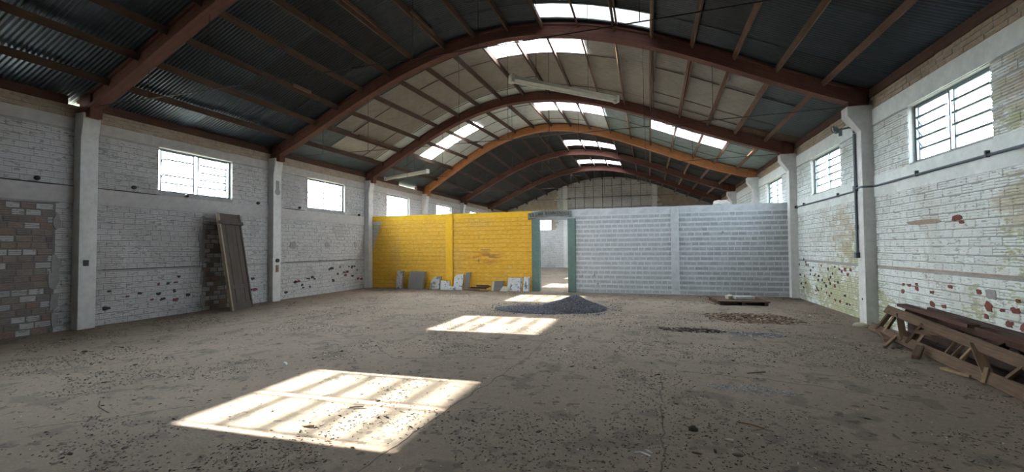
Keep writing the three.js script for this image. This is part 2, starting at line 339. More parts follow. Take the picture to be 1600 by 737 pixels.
const uR = -REAR, uF = -FAR;   // wall axis u = -z
function sideWall(side) {
  const L = side === 'left', face = FACE[side], [wb, wt] = L ? WIN_L : WIN_R, band = L ? [2.6, 2.95] : [2.58, 3.0], paint = L ? M.paintLeft : M.paintRight, bandM = L ? M.bandLeft : M.bandRight;
  const wall = thing('wall_' + side, L ? 'long white painted brick wall with wide bright windows and bricked-up doorways' : 'long greenish white painted brick wall with louvre windows and moss near the floor', 'wall', [0, 0, 0], 0, null, 'structure');
  const holes = [];
  for (let k = 0; k < 7; k++) if (L || (k > 0 && k < 4)) holes.push([-winZ(k) - WW / 2, -winZ(k) + WW / 2, wb, wt]);
  part('wall_core', body(face, uR - 0.2, uF + 0.2, -0.2, 4.63, 0.2, holes), M.jointPaint, wall);
  // concrete bands between the pillars: one under the windows, one over them
  for (let k = -1; k < 7; k++) {
    const a = -ZK(k) + 0.2, b = -ZK(k + 1) - 0.1;
    part('sill_band', body(face, a, b, band[0], band[1], 0.02, [], -0.012), bandM, wall);
    part('lintel_band', body(face, a, b, wt + 0.01, 4.36, 0.02, [], -0.008), bandM, wall);
  }
  const cut = holes.map(([a, b, c, d]) => [a, b, c, d]);
  // bricked-up doorways of the left wall: bare brick laid later
  const bare = L ? [[3.3, 5.47, 0, 2.6], [8.47, 9.62, 0, 2.52]] : [];
  const all = [...courses(uR, uF, 0, 1.19, 0.1275, 0.215, bare), ...courses(uR, uF, 1.2, band[0], 0.1275, 0.215, bare), ...courses(uR, uF, band[1], wt + 0.01, 0.1275, 0.215, cut)];
  const near = all.filter(([a]) => a > -1.5);
  const one = (b) => brick(b[0], b[1], b[2], b[3], rr(-0.003, 0.004), b[0] < 20.5);
  let loose = near;
  if (!L) {
    // the 300 bricks that show largest: bays beside the camera
    const d = (b) => Math.hypot(b[0], b[2] - 1.6, XR);
    const picked = new Set(near.filter((b) => b[0] > 6.5 && b[0] < 15.3).sort((p, q) => d(p) - d(q)).slice(0, 300));
    for (const b of picked) part('brick', fromTris([one(b)], face), paint, wall);
    loose = near.filter((b) => !picked.has(b));
  }
  const rest = part('brick_courses', fromTris(loose.map(one), face), paint, wall); rest.userData.kind = 'stuff';
  // raw buff brick above the lintel band
  const raw = part('top_courses', fromTris(courses(uR, uF, 4.37, 4.63, 0.085, 0.2, []).map((b) => brick(b[0], b[1], b[2], b[3], rr(-0.012, 0.012), false)), face), M.buffBrick, wall); raw.userData.kind = 'stuff';
  if (L) {
    for (const [a, b, c, d] of bare) {
      part('infill_mortar', body(face, a, b, c, d, 0.02, [], 0.012), M.infillMortar, wall);
      for (const q of courses(a + 0.015, b - 0.015, 0.01, d - 0.02, 0.1275, 0.22, [], 0.024, 0.022, 0.14)) {
        if (a < 4 && q[1] < 4.2) continue;
        const r = hash(Math.round(q[0] * 97), Math.round(q[2] * 89), 4), m = r < (a < 4 ? 0.32 : 0.55) ? M.paintLeft : M.rawBrick[Math.floor(hash(Math.round(q[0] * 57), Math.round(q[2] * 49), 9) * 5)];
        part('brick', fromTris([brick(q[0], q[1], q[2], q[3], rr(-0.008, 0.006), true)], face), m, wall);
      }
      // ragged cement round the opening
      for (let i = 0; i < 7; i++) part('cement_patch', flake(face, (a < 4 ? b : a) + rr(-0.02, 0.03), rr(0.2, d - 0.1), rr(0.08, 0.16), rr(0.2, 0.45), 0.007, i + 60, 0.35, -0.01), M.mortar, wall);
      part('cement_patch', flake(face, (a + b) / 2, d, b - a + 0.05, 0.09, 0.008, 71, 0.1, -0.01), M.mortar, wall);
    }
  }
  return wall;
}
const wallLeft = sideWall('left'), wallRight = sideWall('right');
// wall plates and eave gaps
{
  const spans = { left: [[uR, 5.62], [6.02, 17.9], [19.6, uF]], right: [[uR, uF]] };
  for (const side of ['left', 'right']) for (const [a, b] of spans[side]) {
    const s = side === 'left' ? -1 : 1, pts = [];
    const n = Math.max(2, Math.round((b - a) / 2.4));
    for (let i = 0; i < n; i++) { const z0 = -lerp(a, b, i / n), z1 = -lerp(a, b, (i + 1) / n), y0 = roofY(s * 7.84, z0), y1 = roofY(s * 7.84, z1), y = (y0 + y1) / 2; pts.push(box(0.16, y - 4.6, z0 - z1 + 0.002, CX + s * 7.9, (y + 4.63) / 2, (z0 + z1) / 2)); }
    part('wall_plate', pts, M.timberRed, side === 'left' ? wallLeft : wallRight);
  }
}
// exposed red brick, holes and cement on the walls, where the photograph shows them: [u, v, w, h]
{
  const red = [[8.32, 0.96, 0.09, 0.06], [7.72, 0.94, 0.11, 0.07], [8.78, 0.83, 0.1, 0.06], [8.78, 0.64, 0.13, 0.09], [8.49, 0.64, 0.1, 0.06], [7.55, 0.76, 0.13, 0.13], [7.31, 0.74, 0.08, 0.04], [7.05, 0.89, 0.08, 0.05], [7.1, 0.77, 0.14, 0.07], [7.2, 0.58, 0.12, 0.09], [6.98, 0.58, 0.12, 0.1], [7.68, 0.48, 0.13, 0.07], [7.6, 0.62, 0.08, 0.06], [6.88, 0.84, 0.08, 0.06], [9.2, 0.86, 0.1, 0.08], [9.6, 0.89, 0.07, 0.05], [9.42, 0.89, 0.1, 0.06], [9.2, 0.93, 0.09, 0.05], [9.63, 0.76, 0.1, 0.07], [8.12, 2.0, 0.22, 0.1], [8.02, 1.93, 0.12, 0.05]];
  red.forEach((r, i) => part('exposed_brick', flake(FACE.right, ...r, 0.009, i + 1), M.redBrick, wallRight));
  part('cement_patch', flake(FACE.right, 7.5, 0.93, 0.2, 0.14, 0.009, 31, 0.15), M.mortar, wallRight);
  part('cement_patch', flake(FACE.right, 8.95, 1.98, 0.95, 0.09, 0.008, 32, 0.15), M.buffBrick, wallRight);
  part('cement_crack', [flake(FACE.right, 8.6, 1.19, 3.6, 0.03, 0.008, 33, 0.25)], M.buffBrick, wallRight);
  for (let i = 0; i < 46; i++) { const u = 11.4 + 3.9 * Math.pow(rnd(), 0.7), v = rr(0.15, 1.05) + (u - 11.4) * 0.05; part('exposed_brick', flake(FACE.right, u, v, rr(0.06, 0.13), rr(0.04, 0.08), 0.008, 80 + i), i % 3 ? M.darkHole : M.redBrick, wallRight); }
  for (let i = 0; i < 5; i++) part('exposed_brick', flake(FACE.right, 11.75 + 0.16 * i + rr(-0.03, 0.03), 0.95 + rr(-0.1, 0.12), 0.11, 0.07, 0.008, 140 + i), M.redBrick, wallRight);
  const dark = [[6.35, 0.36, 0.16, 0.08], [6.75, 0.57, 0.07, 0.04], [7.4, 0.57, 0.11, 0.07], [7.5, 0.43, 0.13, 0.07], [7.8, 0.38, 0.14, 0.07], [8.1, 0.47, 0.1, 0.07], [7.62, 0.8, 0.08, 0.06], [7.8, 0.81, 0.1, 0.05], [7.77, 0.6, 0.08, 0.09], [7.87, 0.95, 0.07, 0.06], [7.4, 0.8, 0.06, 0.06], [6.4, 0.72, 0.07, 0.05], [10.0, 0.75, 0.13, 0.07], [10.1, 0.42, 0.16, 0.09], [9.95, 0.42, 0.1, 0.06], [7.0, 0.62, 0.1, 0.05], [7.25, 0.44, 0.09, 0.05]];
  dark.forEach((r, i) => part('exposed_brick', flake(FACE.left, ...r, 0.009, i + 201), i % 3 === 1 ? M.redBrick : M.darkHole, wallLeft));
  for (let i = 0; i < 26; i++) { const u = i < 9 ? rr(11.2, 12.6) : rr(13.2, 15.2), v = i < 9 ? rr(0.2, 0.8) : rr(0.35, 1.0); part('exposed_brick', flake(FACE.left, u, v, rr(0.08, 0.17), rr(0.05, 0.1), 0.009, 230 + i), i % 3 ? M.darkHole : M.redBrick, wallLeft); }
  for (const [u, v, w, h] of [[11.52, 1.76, 0.3, 0.26], [13.13, 1.78, 0.22, 0.2], [14.75, 1.78, 0.16, 0.2], [8.4, 1.95, 0.12, 0.25]]) part('cement_patch', flake(FACE.left, u, v, w, h, 0.009, Math.round(u * 10), 0.25), M.mortar, wallLeft);
  for (const [u0, u1] of [[6.2, 8.45], [11.1, 15.1]]) part('cement_crack', flake(FACE.left, (u0 + u1) / 2, 1.195, u1 - u0, 0.022, 0.008, 299, 0.3), M.darkHole, wallLeft);
  for (const [u0, u1] of [[4.0, 5.72], [6.18, 7.35], [11.15, 12.0]]) part('cement_crack', flake(FACE.left, (u0 + u1) / 2, 2.955, u1 - u0, 0.03, 0.014, 300, 0.2), M.darkHole, wallLeft);
}
// end wall and the wall behind the camera
{
  for (const side of ['end', 'rear']) {
    const face = FACE[side], k = side === 'end' ? 7 : -1, top = (d) => U(clamp(d, -7.84, 7.84), k) + 0.372, n = 40;
    const wall = thing(side === 'end' ? 'wall_end' : 'wall_rear', side === 'end' ? 'tall arched brick end wall, whitewashed in the middle, seen over the partition' : 'arched brick wall closing the hall behind the viewer', 'wall', [0, 0, 0], 0, null, 'structure');
    const hole = side === 'end' ? [[-8.72, -7.59, 3.05, 3.92]] : [];
    const parts = [body(face, XL - 0.2, XR + 0.2, -0.2, 4.4, 0.2, hole, 0.014)];
    for (let i = 0; i < n; i++) { const d0 = -7.84 + (15.68 * i) / n, d1 = -7.84 + (15.68 * (i + 1)) / n, y = Math.max(top(d0), top(d1)); parts.push(body(face, CX + d0, CX + d1, 4.4, y, 0.2, [], 0.014)); }
    part('wall_core', parts, M.jointPaint, wall);
    if (side === 'rear') continue;
    const bs = courses(XL, XR, 0, 7.1, 0.17, 0.36, hole, 0.014, 0.012, 0.2).filter((b) => b[3] < Math.min(top(b[0] - CX), top(b[1] - CX)));
    const raw = (b) => b[1] < -7 || b[0] > 0.55;
    const white = part('brick_courses', fromTris(bs.filter((b) => !raw(b) || b[3] < 3.2).map((b) => brick(...b, rr(-0.012, 0.008), false)), face), M.paintLeft, wall), brown = part('bare_courses', fromTris(bs.filter((b) => raw(b) && b[3] >= 3.2).map((b) => brick(...b, rr(-0.012, 0.008), false)), face), M.buffBrick, wall);
    white.userData.kind = brown.userData.kind = 'stuff';
    for (const x of [-6.4, 0.45]) part('pilaster', box(0.34, Math.min(top(x - CX - 0.17), top(x - CX + 0.17)), 0.16, x, Math.min(top(x - CX - 0.17), top(x - CX + 0.17)) / 2, FAR + 0.06), M.concreteWhite, wall);
    for (const y of [2.9, 4.75]) part('sill_band', box(6.4, 0.1, 0.05, -3, y, FAR + 0.01), M.mortar, wall);
    for (let x = -5.6; x < 0; x += 0.72) part('wall_rod', box(0.035, top(x - CX) - 3.2, 0.03, x, (top(x - CX) + 3.0) / 2, FAR + 0.02), M.darkHole, wall);
    part('wall_rod', box(6.4, 0.035, 0.03, -3, 5.6, FAR + 0.022), M.darkHole, wall);
  }
}

// ------------------------------------------------------------------ pillars with flared heads
{
  const prof = (top, fl) => { const s = new THREE.Shape(); s.moveTo(0, -0.02); s.lineTo(0.2, -0.02); s.lineTo(0.2, 3.95); s.lineTo(0.2 + fl, 4.28); s.lineTo(0.2 + fl, top); s.lineTo(-0.02, top); s.lineTo(-0.02, -0.02); return s; };
  const words = ['first', 'second', 'third', 'fourth', 'fifth', 'sixth'];
  const where = { left1: 'left of the widest bright window, beside the bare brick patch', left2: 'just past the leaning brown door', left3: 'at the left end of the yellow wall', right2: 'carrying the floodlight and the upright conduit', right3: 'at the right end of the grey block wall' };
  for (const side of ['left', 'right']) for (let k = 1; k <= 6; k++) {
    if (side === 'right' && k === 1) continue;
    const g = metric(new THREE.ExtrudeGeometry(prof(4.46, side === 'left' ? 0.06 : 0.22), { depth: 0.29, bevelEnabled: true, bevelThickness: 0.006, bevelSize: 0.006, bevelSegments: 1, steps: 1 }).translate(0, 0, -0.145), k, 0);
    const label = where[side + k] ? `white concrete pillar with flared head on the ${side} wall, ${where[side + k]}` : `white concrete pillar beyond the partition on the ${side} wall under the ${words[k - 1]} arch`;
    const o = thing('concrete_pillar', label, 'pillar', [side === 'left' ? XL : XR, 0, ZK(k) - 0.05], side === 'left' ? 0 : Math.PI, 'wall pillars', 'structure');
    part('shaft', g, M.concreteWhite, o);
    if (side === 'left' && k === 1) { const b = part('socket_plate', rbox(0.02, 0.12, 0.09, 0.004, 0.21, 1.36, 0.03), M.black, o); part('socket_hole', cyl(0.016, 0.016, 0.01, 0.222, 1.36, 0.03, 0, Math.PI / 2), M.steelRod, b); }
    if (side === 'left' && k === 2) {
      part('cement_patch', cyl(0.1, 0.1, 0.012, 0.208, 3.42, 0, 0, Math.PI / 2), M.mortar, o); part('cement_patch', box(0.012, 0.3, 0.12, 0.207, 3.62, 0), M.mortar, o);
      part('junction_box', cyl(0.06, 0.06, 0.05, 0.225, 1.27, 0, 0, Math.PI / 2), M.black, o); part('switch_plate', rbox(0.03, 0.22, 0.1, 0.004, 0.215, 1.02, 0), M.rawBrick[2], o);
    }
    if (side === 'right' && k === 2) part('hole', cyl(0.035, 0.02, 0.02, 0.2, 0.5, 0, 0, Math.PI / 2, 8), M.darkHole, o);
  }
}

// ------------------------------------------------------------------ windows: steel frames with two columns of five louvre panes
{
  const bayName = ['', 'first', 'second', 'third', 'fourth', 'fifth', 'sixth'];
  let n = 1;
  const geoFrame = (H, t) => [box(WW, t, t, 0, t / 2, 0), box(WW, t, t, 0, H - t / 2, 0), box(t, H, t, -WW / 2 + t / 2, H / 2, 0), box(t, H, t, WW / 2 - t / 2, H / 2, 0)];
  const paneG = new Map();
  function build(H, t, z, x, turn, y, label, missing) {
    const o = thing('window_' + n++, label, 'window', [x, y, z], turn, null, 'structure');
    part('window_frame', geoFrame(H, t), M.frame, o);
    for (const m of [-0.055, 0.055]) part('mullion', box(t * 0.8, H - 2 * t, t * 0.8, m, H / 2, 0), M.frame, o);
    const rows = 5, rh = (H - 2 * t) / rows, cw = WW / 2 - 0.055 - t - 0.1;
    for (const s of [-1, 1]) {
      const cx = s * (0.055 + cw / 2 + t * 0.4);
      part('stile', box(t * 0.7, H - 2 * t, t * 0.7, s * (0.055 + cw + t * 0.8), H / 2, 0), M.frame, o);
      for (let r = 0; r < rows; r++) {
        const cy = t + rh * (r + 0.5), tilt = r === 0 || r === rows - 1 ? 0 : -0.5;
        if (missing?.includes(s * 10 + r)) continue;
        const key = cw.toFixed(3) + rh.toFixed(3);
        if (!paneG.has(key)) paneG.set(key, metric(new THREE.PlaneGeometry(cw, rh * 1.0)));
        const p = part('pane', paneG.get(key), M.glass, o); p.position.set(cx, cy, 0); p.rotation.x = tilt;
        part('louvre_rail', box(cw, t * 0.8, t * 0.8, cx, cy + (rh / 2) * Math.cos(tilt), (rh / 2) * Math.sin(tilt)), M.frame, o);
        if (tilt) part('louvre_arm', [box(t * 0.5, rh * 0.9, t * 0.5, cx + s * cw * 0.5, cy, 0, tilt, 0, 0)], M.frame, o);
      }
    }
    return o;
  }
  for (let k = 0; k < 7; k++) {
    const L = k === 0 ? 'wide window in the left wall beside the viewer, throwing the nearest patch of sun' : k === 1 ? 'largest blazing white window in the left wall, before the leaning door' : k === 2 ? 'blazing white window in the left wall between the leaning door and the yellow wall' : k === 3 ? 'bright window in the left wall just above the start of the yellow wall' : `bright window in the left wall over the yellow wall, ${bayName[k - 2]} beyond the partition corner`;
    build(WIN_L[1] - WIN_L[0], 0.045, winZ(k), XL - 0.12, -Math.PI / 2, WIN_L[0], L, k === 2 ? [-12, 13] : k === 1 ? [12] : []);
    if (k > 0 && k < 4) {
      const R = k === 1 ? 'largest steel louvre window in the right wall, above the timber stack' : k === 2 ? 'steel louvre window in the right wall between floodlight pillar and grey block wall' : 'small-looking louvre window in the right wall just above the grey block wall';
      build(WIN_R[1] - WIN_R[0], 0.042, winZ(k), XR + 0.12, Math.PI / 2, WIN_R[0], R, []);
    }
  }
  const o = thing('window_' + n++, 'small window high in the far end wall, seen through the green doorway', 'window', [-8.155, 3.05, FAR - 0.1], 0, null, 'structure');
  part('window_frame', [box(1.13, 0.04, 0.04, 0, 0.02, 0), box(1.13, 0.04, 0.04, 0, 0.85, 0), box(0.04, 0.87, 0.04, -0.545, 0.435, 0), box(0.04, 0.87, 0.04, 0.545, 0.435, 0)], M.frame, o);
  for (const y of [0.5, 0.66]) part('glazing_bar', box(1.05, 0.035, 0.03, 0, y, 0), M.frame, o);
  for (const [y, h] of [[0.25, 0.46], [0.58, 0.12], [0.76, 0.16]]) part('pane', metric(new THREE.PlaneGeometry(1.05, h).translate(0, y, 0)), M.glass, o);
}

// ------------------------------------------------------------------ partition: yellow half, grey block half, doorway
const DOOR = [-4.15, -2.53, 2.62], PT = 2.97;
{
  const W0 = XL, W1 = XR, holes = [[DOOR[0] + 0.02, DOOR[1] - 0.02, -1, DOOR[2]]];
  const mapY = tex(1024, 420, (u, v) => {
    const x = W0 + u * 7.3, y = v * 3, f = fbm(x * 10, y * 30, 301, 3), c = fbm(x * 1.1, y * 1.1, 302, 4), s = vnoise(x * 60, y * 60, 303);
    let t = 0.82 + 0.3 * f + 0.08 * (s - 0.5), col = [0.78 * t, 0.43 * t, 0.03 * t];
    const mix = (k, c2) => { k = clamp(k); col = col.map((a, i) => lerp(a, c2[i] * t, k)); };
    mix(sstep(0.5, 0.64, c) * 0.4, [0.6, 0.37, 0.09]);                                              // thin paint, pale block showing
    if (f > 0.62) mix(sstep(0.62, 0.72, f) * 0.4, [0.66, 0.48, 0.2]);
    mix(blob(x, y, -6.0, 1.25, 1.0, 0.32) * 1.2 * sstep(0.42, 0.58, fbm(x * 3, y * 20, 305, 3)), [0.4, 0.14, 0.04]);  // scraped courses
    // the paint stops short of the side wall on a ragged, slanting edge
    const edge = -11.18 + 0.45 * sstep(1.2, 2.9, y) + 0.1 * (fbm(x * 4, y * 6, 304, 4) - 0.5);
    mix(1 - sstep(edge - 0.05, edge + 0.14, x + 0.12 * (f - 0.5)), [0.5, 0.5, 0.48]);
    return col;
  }, true, THREE.ClampToEdgeWrapping);
  mapY.repeat.set(1 / 7.3, 1 / 3); mapY.offset.set(-W0 / 7.3, 0);
  M.yellow = mat({ map: mapY, bumpMap: grain, bumpScale: 0.002, roughness: 0.8 });
  M.yellowJoint = speck([0.62, 0.34, 0.04], 0.25, 306, 30);
  M.yellowPlain = speck([0.8, 0.46, 0.02], 0.15, 307, 12);
  M.greyBlock = [[0.37, 0.385, 0.4], [0.43, 0.445, 0.46], [0.4, 0.415, 0.43]].map((c, i) => speck(c, 0.3, 311 + i, 24));
  M.greyMortar = speck([0.61, 0.63, 0.645], 0.2, 315, 24);
  M.greyPlain = speck([0.53, 0.55, 0.565], 0.2, 316, 10);
  for (const yellow of [true, false]) {
    const a = yellow ? W0 : DOOR[1] - 0.02, b = yellow ? DOOR[0] + 0.02 : W1;
    const w = thing('wall_partition', yellow ? 'yellow painted brick partition wall left of the green doorway' : 'unpainted grey block partition wall right of the green doorway', 'wall', [0, 0, 0], 0, null, 'structure');
    part('wall_core', body(FACE.part, a, b, -0.1, PT, 0.16, [], yellow ? 0.01 : 0.002), yellow ? M.yellowJoint : M.greyMortar, w);
    part('top_beam', body(FACE.part, a, b, PT - 0.2, PT + 0.004, 0.165, [], -0.008), yellow ? M.yellowPlain : M.greyPlain, w);
    const bs = courses(a, b, 0.02, PT - 0.2, 0.1625, 0.212, [], yellow ? 0.014 : 0.055, yellow ? 0 : -0.022, 0.16);
    const d = (q) => Math.hypot((q[0] + q[1]) / 2 - (yellow ? -4 : 4), 0.3 * (q[2] - 1.5)), near = new Set([...bs].sort((p, q) => d(p) - d(q)).slice(0, 300));
    const geo = (q) => brick(q[0], q[1], q[2], q[3], rr(0, 0.006) + (yellow ? 0 : 0.004), false);
    for (const q of near) part('brick', fromTris([geo(q)], FACE.part), yellow ? M.yellow : M.greyBlock[Math.floor(rnd() * 3)], w);
    const rest = part('brick_courses', fromTris(bs.filter((q) => !near.has(q)).map(geo), FACE.part), yellow ? M.yellow : M.greyBlock[1], w); rest.userData.kind = 'stuff';
    const px = yellow ? -7.54 : 0.83;
    part('pilaster', rbox(yellow ? 0.3 : 0.26, PT, 0.1, 0.008, px, PT / 2, ZP + 0.0), yellow ? M.yellowPlain : M.greyPlain, w);
    if (!yellow) for (const [x, y] of [[-1.86, 0.42], [-1.75, 0.32], [-1.87, 0.62], [-2.3, 0.6], [0.9, 1.9], [2.3, 2.05]]) part('cement_patch', flake(FACE.part, x, y, rr(0.04, 0.07), rr(0.05, 0.1), 0.014, Math.round(x * 10 + 50)), M.mortar, w);
    else for (const [x, y, ww, h] of [[-6.3, 1.12, 0.06, 0.1], [-5.75, 1.3, 0.25, 0.03], [-6.0, 1.55, 0.4, 0.03]]) part('exposed_brick', flake(FACE.part, x, y, ww, h, 0.012, Math.round(x * 10 + 100)), M.rawBrick[2], w);
  }
  // doorway: two broad green posts, a lintel, a curved welcome board
  const o = thing('door_1', 'doorway with broad green posts and a curved welcome board in the middle of the partition', 'doorway', [0, 0, ZP], 0, null, 'structure');
  for (const [x, w] of [[-4.01, 0.28], [-2.67, 0.28]]) part('post', rbox(w, 2.66, 0.24, 0.01, x, 1.33, -0.05), M.greenPaint, o);
  part('lintel', box(1.64, PT - DOOR[2] + 0.0, 0.16, -3.34, (PT + DOOR[2]) / 2, -0.085), M.greyPlain, o);
  const arc = (x) => 2.70 + 0.155 * Math.cos(((x + 3.3) / 1.05) * 1.3);
  const s = new THREE.Shape(), N = 24, xa = -4.27, xb = -2.66, hh = 0.12;
  for (let i = 0; i <= N; i++) { const x = lerp(xa, xb, i / N); i ? s.lineTo(x, arc(x) + hh) : s.moveTo(x, arc(x) + hh); }
  for (let i = N; i >= 0; i--) { const x = lerp(xa, xb, i / N); s.lineTo(x, arc(x) - hh * 0.75); }
  const board = part('welcome_board', metric(new THREE.ExtrudeGeometry(s, { depth: 0.04, bevelEnabled: true, bevelSize: 0.008, bevelThickness: 0.008, bevelSegments: 1 }).translate(0, 0, 0.08)), M.signWood, o);
  board.userData.label = 'curved grey green board lettered SEJAM BEMVINDOS';
  const font = await new FontLoader().loadAsync('fonts/droid/droid_sans_bold.typeface.json'), text = 'SEJAM BEMVINDOS', glyphs = [];
  [...text].forEach((ch, i) => {
    if (ch === ' ') return;
    const x = lerp(xa + 0.1, xb - 0.1, i / (text.length - 1)), g = new TextGeometry(ch, { font, size: 0.105, depth: 0.008, curveSegments: 2 });
    g.computeBoundingBox(); const c = g.boundingBox.getCenter(new THREE.Vector3()); g.translate(-c.x, -c.y, 0);
    g.rotateZ(Math.atan2(arc(x + 0.02) - arc(x - 0.02), 0.04)); g.translate(x, arc(x) + 0.016, 0.127);
    glyphs.push(g);
  });
  part('lettering', glyphs, M.black, board);
}

// ------------------------------------------------------------------ roof: sheets, purlins, skylights (one ceiling), arches
{
  const roof = thing('ceiling', 'vaulted roof of corrugated sheets on timber purlins with bright skylights', 'roof', [0, 0, 0], 0, null, 'structure');
  const DX = PD.map((d, i) => (i === 0 ? -8.15 : i === 18 ? 8.15 : d));
  function sheet(i, z0, z1, pitch, amp, lift, res) {   // z0 nearer than z1 (z0 > z1)
    const n = Math.max(4, Math.round(((z0 - z1) / pitch) * res)), m = 2, pos = [], uv = [], idx = [];
    for (let a = 0; a <= m; a++) for (let b = 0; b <= n; b++) {
      const d = lerp(DX[i], DX[i + 1], a / m), z = lerp(z0 + 0.03, z1 - 0.03, b / n);
      pos.push(CX + d, roofY(d, clamp(z, FAR - 0.3, REAR + 0.3)) + (b === 0 || b === n ? 0 : lift) + amp * Math.cos((2 * Math.PI * z) / pitch), z); uv.push(d + i * 0.37, z);
      if (a && b) { const q = a * (n + 1) + b; idx.push(q - n - 2, q - n - 1, q, q - n - 2, q, q - 1); }
    }
    const g = new THREE.BufferGeometry(); g.setAttribute('position', new THREE.Float32BufferAttribute(pos, 3)); g.setAttribute('uv', new THREE.Float32BufferAttribute(uv, 2)); g.setIndex(idx); g.computeVertexNormals();
    return g;
  }
  // joints across each bay, and which strips hold skylights between joints 1 and 2
  const cuts = { '-1': [0, 0.33, 0.66, 1], 0: [0, 0.3, 0.65, 1], 1: [0, 0.45, 0.82, 0.96, 1], 2: [0, 0.16, 0.35, 0.7, 0.86, 1], 3: [0, 0.3, 0.53, 0.8, 1], 4: [0, 0.4, 0.62, 0.84, 1], 5: [0, 0.4, 0.62, 0.84, 1], 6: [0, 0.2, 0.4, 0.7, 1] };
  const lightAt = { 1: [[2, 10, 11, 12]], 2: [[1, 8, 9, 10]], 3: [[1, 2, 3, 4, 8, 9, 10, 13, 14, 15]], 4: [[2, 8, 9, 10]], 5: [[2, 8, 9, 10]] };
  const far = {};
  for (let k = -1; k < 7; k++) for (let i = 0; i < 18; i++) {
    const c = cuts[k];
    for (let j = 0; j + 1 < c.length; j++) {
      const lit = (lightAt[k] ?? []).some(([jj, ...ss]) => jj === j && ss.includes(i)), z0 = ZK(k + c[j]), z1 = ZK(k + c[j + 1]);
      const r = hash(i, j + k * 7, 77);
      if (lit) { part('skylight', sheet(i, z0, z1, k === 1 ? 0.076 : 0.13, k === 1 ? 0.011 : 0.005, 0, 6), k === 1 ? M.skylightDirty : M.skylight, roof); continue; }
      let m = k < 2 ? (r < 0.25 ? M.zincDark : M.zinc) : k === 2 ? (i > 15 && j === 4 ? M.purlinPale : j === 0 || i < 1 || i > 15 ? M.tealSheet : j === 4 && i < 9 ? M.paleSheet : M.cementSheet) : k === 3 ? (i > 10 ? M.tealPale : i < 2 ? M.tealSheet : M.paleSheet) : M.blackSheet;
      if (k === 2 && j === 1 && i < 6 && r < 0.7) m = i < 3 ? M.tealSheet : M.cementSheet;
      const g = sheet(i, z0, z1, k < 2 ? 0.076 : 0.13, k < 2 ? 0.011 : 0.005, (j % 2) * 0.02, k < 2 ? 6 : 4);
      if (k < 0 || k > 3) { (far[m.uuid] ??= { m, list: [] }).list.push(g); continue; }
      part('roof_sheet', g, m, roof);
    }
  }
  for (const { m, list } of Object.values(far)) part('roof_sheets', list, m, roof).userData.kind = 'stuff';
  for (let k = -1; k < 7; k++) for (let i = 1; i < 18; i++) {
    const d = PD[i], z0 = ZK(k), z1 = ZK(k + 1), slope = Math.atan((U(d + 0.05, 0) - U(d - 0.05, 0)) / 0.1), wob = () => (hash(i, k + 9, 5) - 0.5) * 0.05;
    const y0 = roofY(d, z0 - 0.001, 0.36) - 0.092, y1 = roofY(d, z1 + 0.001, 0.36) - 0.092;
    part('purlin', bar([CX + d + wob(), y0, z0], [CX + d + wob(), y1, z1], d > 1.5 ? 0.045 : 0.055, d > 1.5 ? 0.11 : 0.14, 0, slope), d > 1.5 && k > 0 ? M.purlinPale : M.purlin, roof);
  }
  // tarred seams where the cement sheets lap
  for (const k of [2, 3]) for (let i = 1; i < 17; i++) for (let j = 1; j + 1 < cuts[k].length; j++) {
    if (hash(i, j, 60 + k) < 0.3) continue;
    const z = ZK(k + cuts[k][j]) - 0.03 + 0.03 * (hash(i, j, 61) - 0.5), d0 = PD[i] + 0.04, d1 = PD[i + 1] - 0.04;
    part('lap_seam', bar([CX + d0, roofY(d0, z) - 0.012, z], [CX + d1, roofY(d1, z) - 0.012, z + 0.02 * (hash(i, j, 62) - 0.5)], 0.02, 0.014, 0), M.timberDark, roof);
  }
  // loose batten ends nailed beside some purlins
  for (const [i, k, t0, t1] of [[3, 1, 0.62, 0.75], [5, 1, 0.35, 0.6], [6, 1, 0.3, 0.6], [7, 1, 0.6, 0.85], [12, 1, 0.1, 0.95], [14, 2, 0.1, 0.6], [2, 2, 0.4, 0.95], [13, 2, 0.1, 0.5]]) {
    const d = PD[i] + 0.075, zs = [ZK(k + t0), ZK(k + t1)];
    part('batten', bar([CX + d, roofY(d, zs[0]) - 0.1, zs[0]], [CX + d, roofY(d, zs[1]) - 0.1, zs[1]], 0.04, 0.08, 0.003), M.purlinPale, roof);
  }
}
